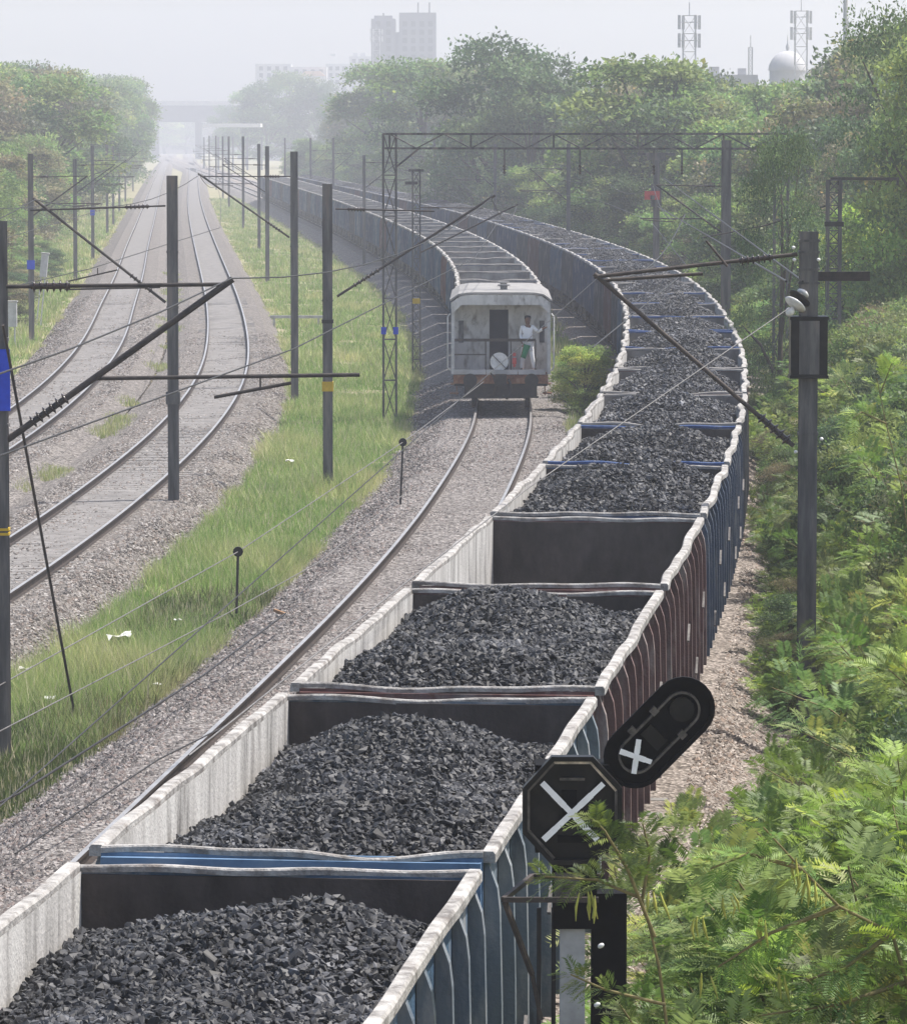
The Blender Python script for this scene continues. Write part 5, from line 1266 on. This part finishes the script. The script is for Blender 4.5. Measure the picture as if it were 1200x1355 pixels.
def shrub_variant(seed, H=3.0, nst=12, per=75, spread=.55, L=.205, pods=7, greens=FG, K=12):
    rg = np.random.RandomState(seed); m = MB(); P = []; D = []; T = []; PP = []
    for s in range(nst):
        a = 2 * math.pi * (s + rg.rand()) / nst; sp = spread * rg.uniform(.15, 1.1); h = H * rg.uniform(.55, 1.0)
        pts = []
        for i in range(8):
            t = i / 7; r = sp * H * (t ** 1.5) * .8; pts.append(np.array([r * math.cos(a + t * .4), r * math.sin(a + t * .4), h * (t - .18 * sp * t ** 3)]) + rg.normal(0, .03, 3) * H * .3 * t)
        m.path(pts, list(np.linspace(.02, .005, 8)), 5)
        g = greens[rg.randint(0, len(greens))] * rg.uniform(.75, 1.25)
        pts = np.array(pts)
        for k in range(per):
            t = .12 + .88 * rg.rand() ** .75; f = t * 7; i = min(6, int(f)); p = pts[i] + (pts[i + 1] - pts[i]) * (f - i); ax = pts[i + 1] - pts[i]; ax /= np.linalg.norm(ax)
            q = rg.normal(0, 1, 3); q -= ax * q.dot(ax); q /= np.linalg.norm(q)
            off = rg.rand() * .38 * H / 3 * (1.2 - t * .5)
            P.append(p + q * off); D.append(q * .9 + ax * .5 + np.array([0, 0, .25])); T.append(g * rg.uniform(.8, 1.25) * (np.array([1.55, 1.3, 1.0]) if rg.rand() < .14 else 1))
            if len(PP) < pods and rg.rand() < .03: PP.append(p + q * off * .6)
    P = np.array(P); D = unit(np.array(D)); T = np.array(T); Ln = L * rg.uniform(.7, 1.25, len(P))
    V, F, TT = fronds(P, D, Ln, rg, T, K)
    fol = mesh_np('foliage', V, F, [M['frond']], tint=TT)
    pod = None
    if pods and PP:
        pod = []
        for p in PP:
            pm = MB()
            for q in range(3):
                a = rg.rand() * 6.28; b = Vector(p) + Vector((math.cos(a) * .05, math.sin(a) * .05, -.01)); l = rg.uniform(.14, .2); dx = rg.normal(0, .03); pm.bar(b, b + Vector((dx, .01, -l)), .02, .006, up=(math.cos(a), math.sin(a), 0))
            pod.append(pm.mesh('seed_pod', [M['pod']]))
    return fol, m.mesh('stems', [M['stem']]), pod
SH = [shrub_variant(400 + i, nst=n, per=p, spread=s) for i, (n, p, s) in enumerate(((13, 185, .5), (11, 215, .65), (14, 170, .42), (12, 200, .8), (10, 235, .55)))]
BROAD = [tree_variant(500 + i, H=3.0, Rad=1.35, n=24000, leaf=l, low=.05, greens=g, nclump=40) + (None,) for i, (l, g) in enumerate(((.05, DARK), (.06, GREENS * .8), (.042, OLIVE * .8)))]
def shrub(v, x, y, H, wd, rz, label, group, name='shrub', tilt=0):
    e = empty(name, (x, y, GZ), rz, label, 'shrub', group); e.scale = (H / 3 * wid_(wd, H), H / 3 * wid_(wd, H), H / 3)
    put('stems', v[1], e); put('foliage', v[0], e)
    for pd in (v[2] or ()): put('seed_pod', pd, e)
    return e
def wid_(w, H): return w
rg = random.Random(77); Y = 31.0; ns = 0
while Y < 135:
    xl = float(T4(Y)) + 1.6 + (1.2 if Y < 62 else .8); xr = Y * .1 + .9
    x = xl + rg.uniform(0, .4); c = 0
    while x < xr + .6 and c < 7:
        px = 600 + FPX * x / Y; d = x - xl
        H = 1.1 + 1.05 * d + rg.uniform(-.25, .35)
        if Y < 43: H = 2.5 + 1.0 * d + rg.uniform(-.3, .3)
        if Y > 88: H = 2.0 + .9 * d
        H = min(H, 4.6)
        if Y < 71.6:                                              # the thick mast stays visible down to about y = 960
            gap = abs(x - (.0764 * Y)) - .15; low = CAMZ - GZ - (965 - 180) * Y / FPX + rg.uniform(-.25, .05)
            H = min(H, max(low, gap / .5))
        if Y < 71.6:
            lim = np.interp(px, [940, 985, 1030, 1075, 1200], [1340, 1160, 1040, 930, 590]); H = min(H, CAMZ - GZ - (lim - 180) * Y / FPX + rg.uniform(-.2, .2))
        if H > .55:
            tone = 'tall' if H > 2.6 else ('knee-high' if H < 1.2 else 'waist-high')
            if Y < 55: lab = '%s feathery-leaved shrub on the near right bank below the thick mast' % tone
            elif Y < 90: lab = '%s feathery green shrub around and beyond the thick right mast' % tone
            else: lab = '%s feathery shrub farther up the right bank, under the trees' % tone
            if rg.random() < (.3 if Y > 42 else 0): lab = lab.replace('feathery-leaved', 'feathery').replace('feathery', 'broad-leaved')
            bl_ = 'broad' in lab
            shrub(BROAD[rg.randrange(3)] if bl_ else SH[rg.randrange(5)], x, Y + rg.uniform(-.5, .5), H, rg.uniform(.8, 1.1) * (1.25 if H < 1.6 else 1), rg.uniform(0, 6.28), lab, lab.split(' ')[0] + (' broad-leaved' if bl_ else '') + ' shrubs ' + ('near' if Y < 55 else 'middle' if Y < 90 else 'far'))
            ns += 1
        x += 1.05 if Y < 70 else 1.4; c += 1
    Y += 1.15 if Y < 60 else (1.7 if Y < 90 else 2.6)

def sapling(name, base, paths, label, seed, L=.3, per=16, pods=(), thick=.022, K=11):
    """hand-posed branching plant: paths are lists of world points"""
    rg = np.random.RandomState(seed); e = empty(name, base, label=label, cat='shrub'); m = MB(); P = []; D = []; T = []
    for pth, leafy in paths:
        pts = [np.array(Vector(p) - Vector(base)) for p in pth]; m.path(pts, list(np.linspace(thick * (1 if leafy < .5 else .6), .006, len(pts))), 6)
        for k in range(int(per * leafy)):
            t = (.25 + .75 * (k + rg.rand()) / max(1, per * leafy)); f = t * (len(pts) - 1); i = min(len(pts) - 2, int(f)); p = pts[i] + (pts[i + 1] - pts[i]) * (f - i); ax = unit((pts[i + 1] - pts[i])[None])[0]
            q = rg.normal(0, 1, 3); q[1] *= .6; q -= ax * q.dot(ax); q /= np.linalg.norm(q)
            P.append(p); D.append(q * .85 + ax * .7 + np.array([0, -.1, .15])); T.append(FG[rg.randint(0, 6)] * rg.uniform(.95, 1.35))
    P = np.array(P); D = unit(np.array(D)); V, F, TT = fronds(P, D, L * rg.uniform(.75, 1.2, len(P)), rg, np.array(T), K)
    m.build('stems', [M['stem']], e); put('foliage', mesh_np('foliage', V, F, [M['frond']], tint=TT), e)
    if pods:
        for p in pods:
            p = Vector(p) - Vector(base); pm = MB()
            for q in range(rg.randint(2, 4)):
                l = rg.uniform(.13, .2); o = Vector((rg.normal(0, .03), rg.normal(0, .03), 0)); pm.path([p + o, p + o * 1.5 + Vector((0, 0, -l * .5)), p + o * 1.4 + Vector((rg.normal(0, .015), 0, -l))], [.004, .012, .003], 4)
            pm.build('seed_pod', [M['pod']], e)
    return e
A = lambda x, y_, Y: at_y(x, y_, Y)
b0 = Vector((1.75, 29.6, GZ))
sapling('sapling', b0, [([b0, A(900, 1500, 29.6), A(872, 1280, 29.4), A(850, 1190, 29.3)], .3), ([A(866, 1240, 29.35), A(830, 1150, 29.2), A(800, 1100, 29.1), A(785, 1085, 29.1)], 1.1), ([A(850, 1190, 29.3), A(790, 1165, 29.2), A(720, 1160, 29.1)], 1.1), ([A(880, 1330, 29.4), A(800, 1310, 29.3), A(755, 1290, 29.2)], .8), ([A(850, 1190, 29.3), A(860, 1130, 29.3), A(850, 1090, 29.3)], .8), ([A(890, 1400, 29.5), A(840, 1360, 29.4), A(820, 1330, 29.4)], .8)],
        'bright feathery sapling leaning across the octagonal signal head and its pale post', 5, L=.165, per=30, pods=[A(775, 1180, 29.1), A(787, 1185, 29.1), A(860, 1180, 29.2)])
b0 = Vector((3.1, 30.5, GZ))
sapling('podded_branch', b0, [([b0, A(1230, 1400, 30.4), A(1180, 1235, 30.2), A(1110, 1200, 30), A(1060, 1150, 29.9), A(1010, 1095, 29.8)], .9), ([A(1110, 1200, 30), A(1020, 1235, 29.9), A(950, 1280, 29.8)], .8), ([A(1180, 1235, 30.2), A(1120, 1280, 30.0), A(1060, 1300, 29.9)], .9), ([A(1060, 1150, 29.9), A(990, 1130, 29.8), A(940, 1150, 29.7)], .8), ([A(1200, 1300, 30.3), A(1110, 1330, 30), A(1000, 1345, 29.9)], 1.1)],
        'thick yellowish branch with hanging seed pods reaching in from the lower right corner', 6, L=.19, per=34, pods=[A(1062, 1155, 29.9), A(1075, 1165, 29.9), A(1085, 1185, 30), A(1050, 1135, 29.9), A(1010, 1215, 29.9), A(955, 1185, 29.8), A(925, 1215, 29.7), A(1030, 1290, 29.9), A(930, 1290, 29.8), A(1110, 1300, 30)], thick=.03)
b0 = Vector((6.9, 62.0, GZ))
sapling('yellowing_sapling', b0, [([b0, A(1215, 800, 62), A(1192, 640, 62), A(1172, 560, 62), A(1160, 500, 62)], .5), ([A(1172, 560, 62), A(1140, 545, 61.8), A(1120, 560, 61.7)], .5), ([A(1165, 520, 62), A(1180, 480, 62)], .5)], 'tall thin sapling with yellow-green tip sticking up at the right edge', 9, L=.26, per=45)

# ------------------------------------------------------------------ grass
def grass(name, label, n, ylo, yhi, lo, hi, hmin, hmax, seed, cols, wbl=.02, lean=.35, zbase=-.74, patch=None):
    rg = np.random.RandomState(seed); u = rg.rand(n); y = 1 / (1 / ylo + u * (1 / yhi - 1 / ylo)); f = rg.rand(n)
    a, b = lo(y), hi(y); x = a + (b - a) * f
    if patch == 'edge':                                  # most blades gather into tufts
        nc = max(20, n // 60); ci = rg.randint(0, n, nc); who = rg.randint(0, nc, n); cl = rg.rand(n) < .62
        x = np.where(cl, x[ci][who] + rg.normal(0, .22, n), x); y = np.where(cl, y[ci][who] + rg.normal(0, .3, n), y); f = np.where(cl, np.clip((x - lo(y)) / (hi(y) - lo(y)), 0, 1), f)
        hc = np.where(cl, rg.uniform(.45, 1.5, nc)[who], .6); tc = np.where(cl, rg.normal(0, .28, nc)[who], 0)
    else: hc = np.ones(n); tc = np.zeros(n)
    s1 = np.sin(x * .9 + y * .21 + seed) + np.sin(x * .37 - y * .33 + 1.7 * seed) + .7 * np.sin(x * 2.1 + y * .8) + .5 * np.sin(y * .11 + x * .2)
    keep = np.ones(n, bool)
    if patch == 'edge':                                  # thins out towards both gravel edges
        keep = rg.rand(n) < np.clip(np.minimum(f, 1 - f) * 8 + .2 + .3 * s1, .03, 1)
    elif patch == 'patch': keep = (s1 > .75) & (rg.rand(n) < .8)
    keep &= np.abs(x) < y * .106 + 1
    if patch == 'edge': keep &= (np.sin(x * 1.3 + y * .37 + 2) + np.sin(x * .8 - y * .6 + seed) + .8 * np.sin(y * .9 + x) > -1.25) | (rg.rand(n) < .22)
    x, y, f, s1, hc, tc = x[keep], y[keep], f[keep], s1[keep], hc[keep], tc[keep]; n = len(x)
    edge = np.clip(1 - np.minimum(f, 1 - f) * 6.5, 0, 1)
    h = (hmin + (hmax - hmin) * rg.rand(n)) * (1 - .55 * edge) * np.clip(.8 + .22 * s1, .4, 1.3) * hc
    w = wbl * rg.uniform(.7, 1.4, n) * np.clip(y / 80, .8, 4)
    an = rg.uniform(0, 6.28, n); dx, dy = np.cos(an), np.sin(an); le = h * lean * rg.rand(n); la = rg.uniform(0, 6.28, n)
    P0 = np.stack([x - dx * w / 2, y - dy * w / 2, np.full(n, zbase)], 1); P1 = np.stack([x + dx * w / 2, y + dy * w / 2, np.full(n, zbase)], 1)
    tip = np.stack([x + np.cos(la) * le, y + np.sin(la) * le, zbase + h], 1)
    F = np.arange(n * 3).reshape(n, 3)
    cols = np.array(cols); straw = np.clip(.0 + .26 * s1 + .75 * edge + tc + rg.normal(0, .2, n), 0, 1)[:, None]
    g = cols[rg.randint(0, len(cols) - 2, n)]; st = cols[len(cols) - 2 + rg.randint(0, 2, n)]
    t = (g * (1 - straw) + st * straw) * rg.uniform(.75, 1.25, (n, 1)); sd_ = rg.rand(n) < .05; t[sd_] = np.array([.5, .46, .3]); tip[sd_, 2] += .12
    V = np.stack([P0, P1, tip], 1).reshape(-1, 3)
    o = put(name, mesh_np(name, V, F, [M['grass']], tint=np.repeat(t, 3, 0))); return tag(o, label, 'grass', kind='stuff')
GC = np.array([1.24, 1.42, 1.35]) * np.array([(.15, .205, .05), (.19, .245, .065), (.115, .17, .045), (.22, .25, .085), (.36, .31, .15), (.43, .36, .18)]); GC = [tuple(c) for c in GC]
grass('grass', 'tall green and straw-coloured grass between the second track and the brake van track', 480000, 70, 700, lambda y: T2(y) + 1.95, lambda y: T3(y) - 2.7, .14, .45, 3, GC, patch='edge', lean=1.0, wbl=.014)
grass('dry_grass_clumps', 'sparse yellowish grass clumps on the gravel between the two left tracks', 42000, 95, 320, lambda y: T1(y) + 1.8, lambda y: T2(y) - 1.8, .08, .22, 5, GC[3:] + GC[3:5], patch='patch', zbase=-.42)
grass('verge_grass', 'green grass strip between the leftmost track and the left wood', 130000, 130, 700, lambda y: T1(y) - 9.5, lambda y: T1(y) - 2.7, .2, .55, 7, GC, patch='edge', lean=.8)
grass('low_weeds', 'low dark green weeds near the foot of the left-edge mast', 50000, 62, 95, lambda y: T2(y) + 2.9, lambda y: T3(y) - 2.6, .1, .35, 9, [(.085, .13, .035), (.11, .16, .045), (.07, .11, .03), (.14, .19, .06), (.3, .26, .12), (.2, .2, .09)], patch='edge', lean=.8, wbl=.035)
grass('path_weeds', 'green weeds and dry tufts between the coal train and the right-hand bushes', 30000, 60, 135, lambda y: T4(y) + 2.6, lambda y: T4(y) + 7.5, .1, .5, 11, GC, patch='edge', zbase=-.75)
grass('track_weeds', 'weeds between the brake van and the coal train', 16000, 138, 260, lambda y: T3(y) + 1.8, lambda y: T4(y) - 1.8, .15, .6, 13, GC, patch='edge', zbase=-.42)

# ------------------------------------------------------------------ haze
m = MB(); m.box((0, 0, 38.0), (5200, 5200, 79.5))
hz, t, p = nodes('haze'); t.nodes.remove(p)
pv = t.nodes.new('ShaderNodeVolumePrincipled'); pv.inputs['Density'].default_value = HAZE_DENSITY
pv.inputs['Color'].default_value = (0.88, 0.91, 1.0, 1); pv.inputs['Anisotropy'].default_value = 0.25
t.links.new(pv.outputs[0], t.nodes['Material Output'].inputs['Volume'])
hb = m.build('haze', [hz]); hb['kind'] = 'stuff'; hb['label'] = 'pale blue summer haze filling the air over the railway'
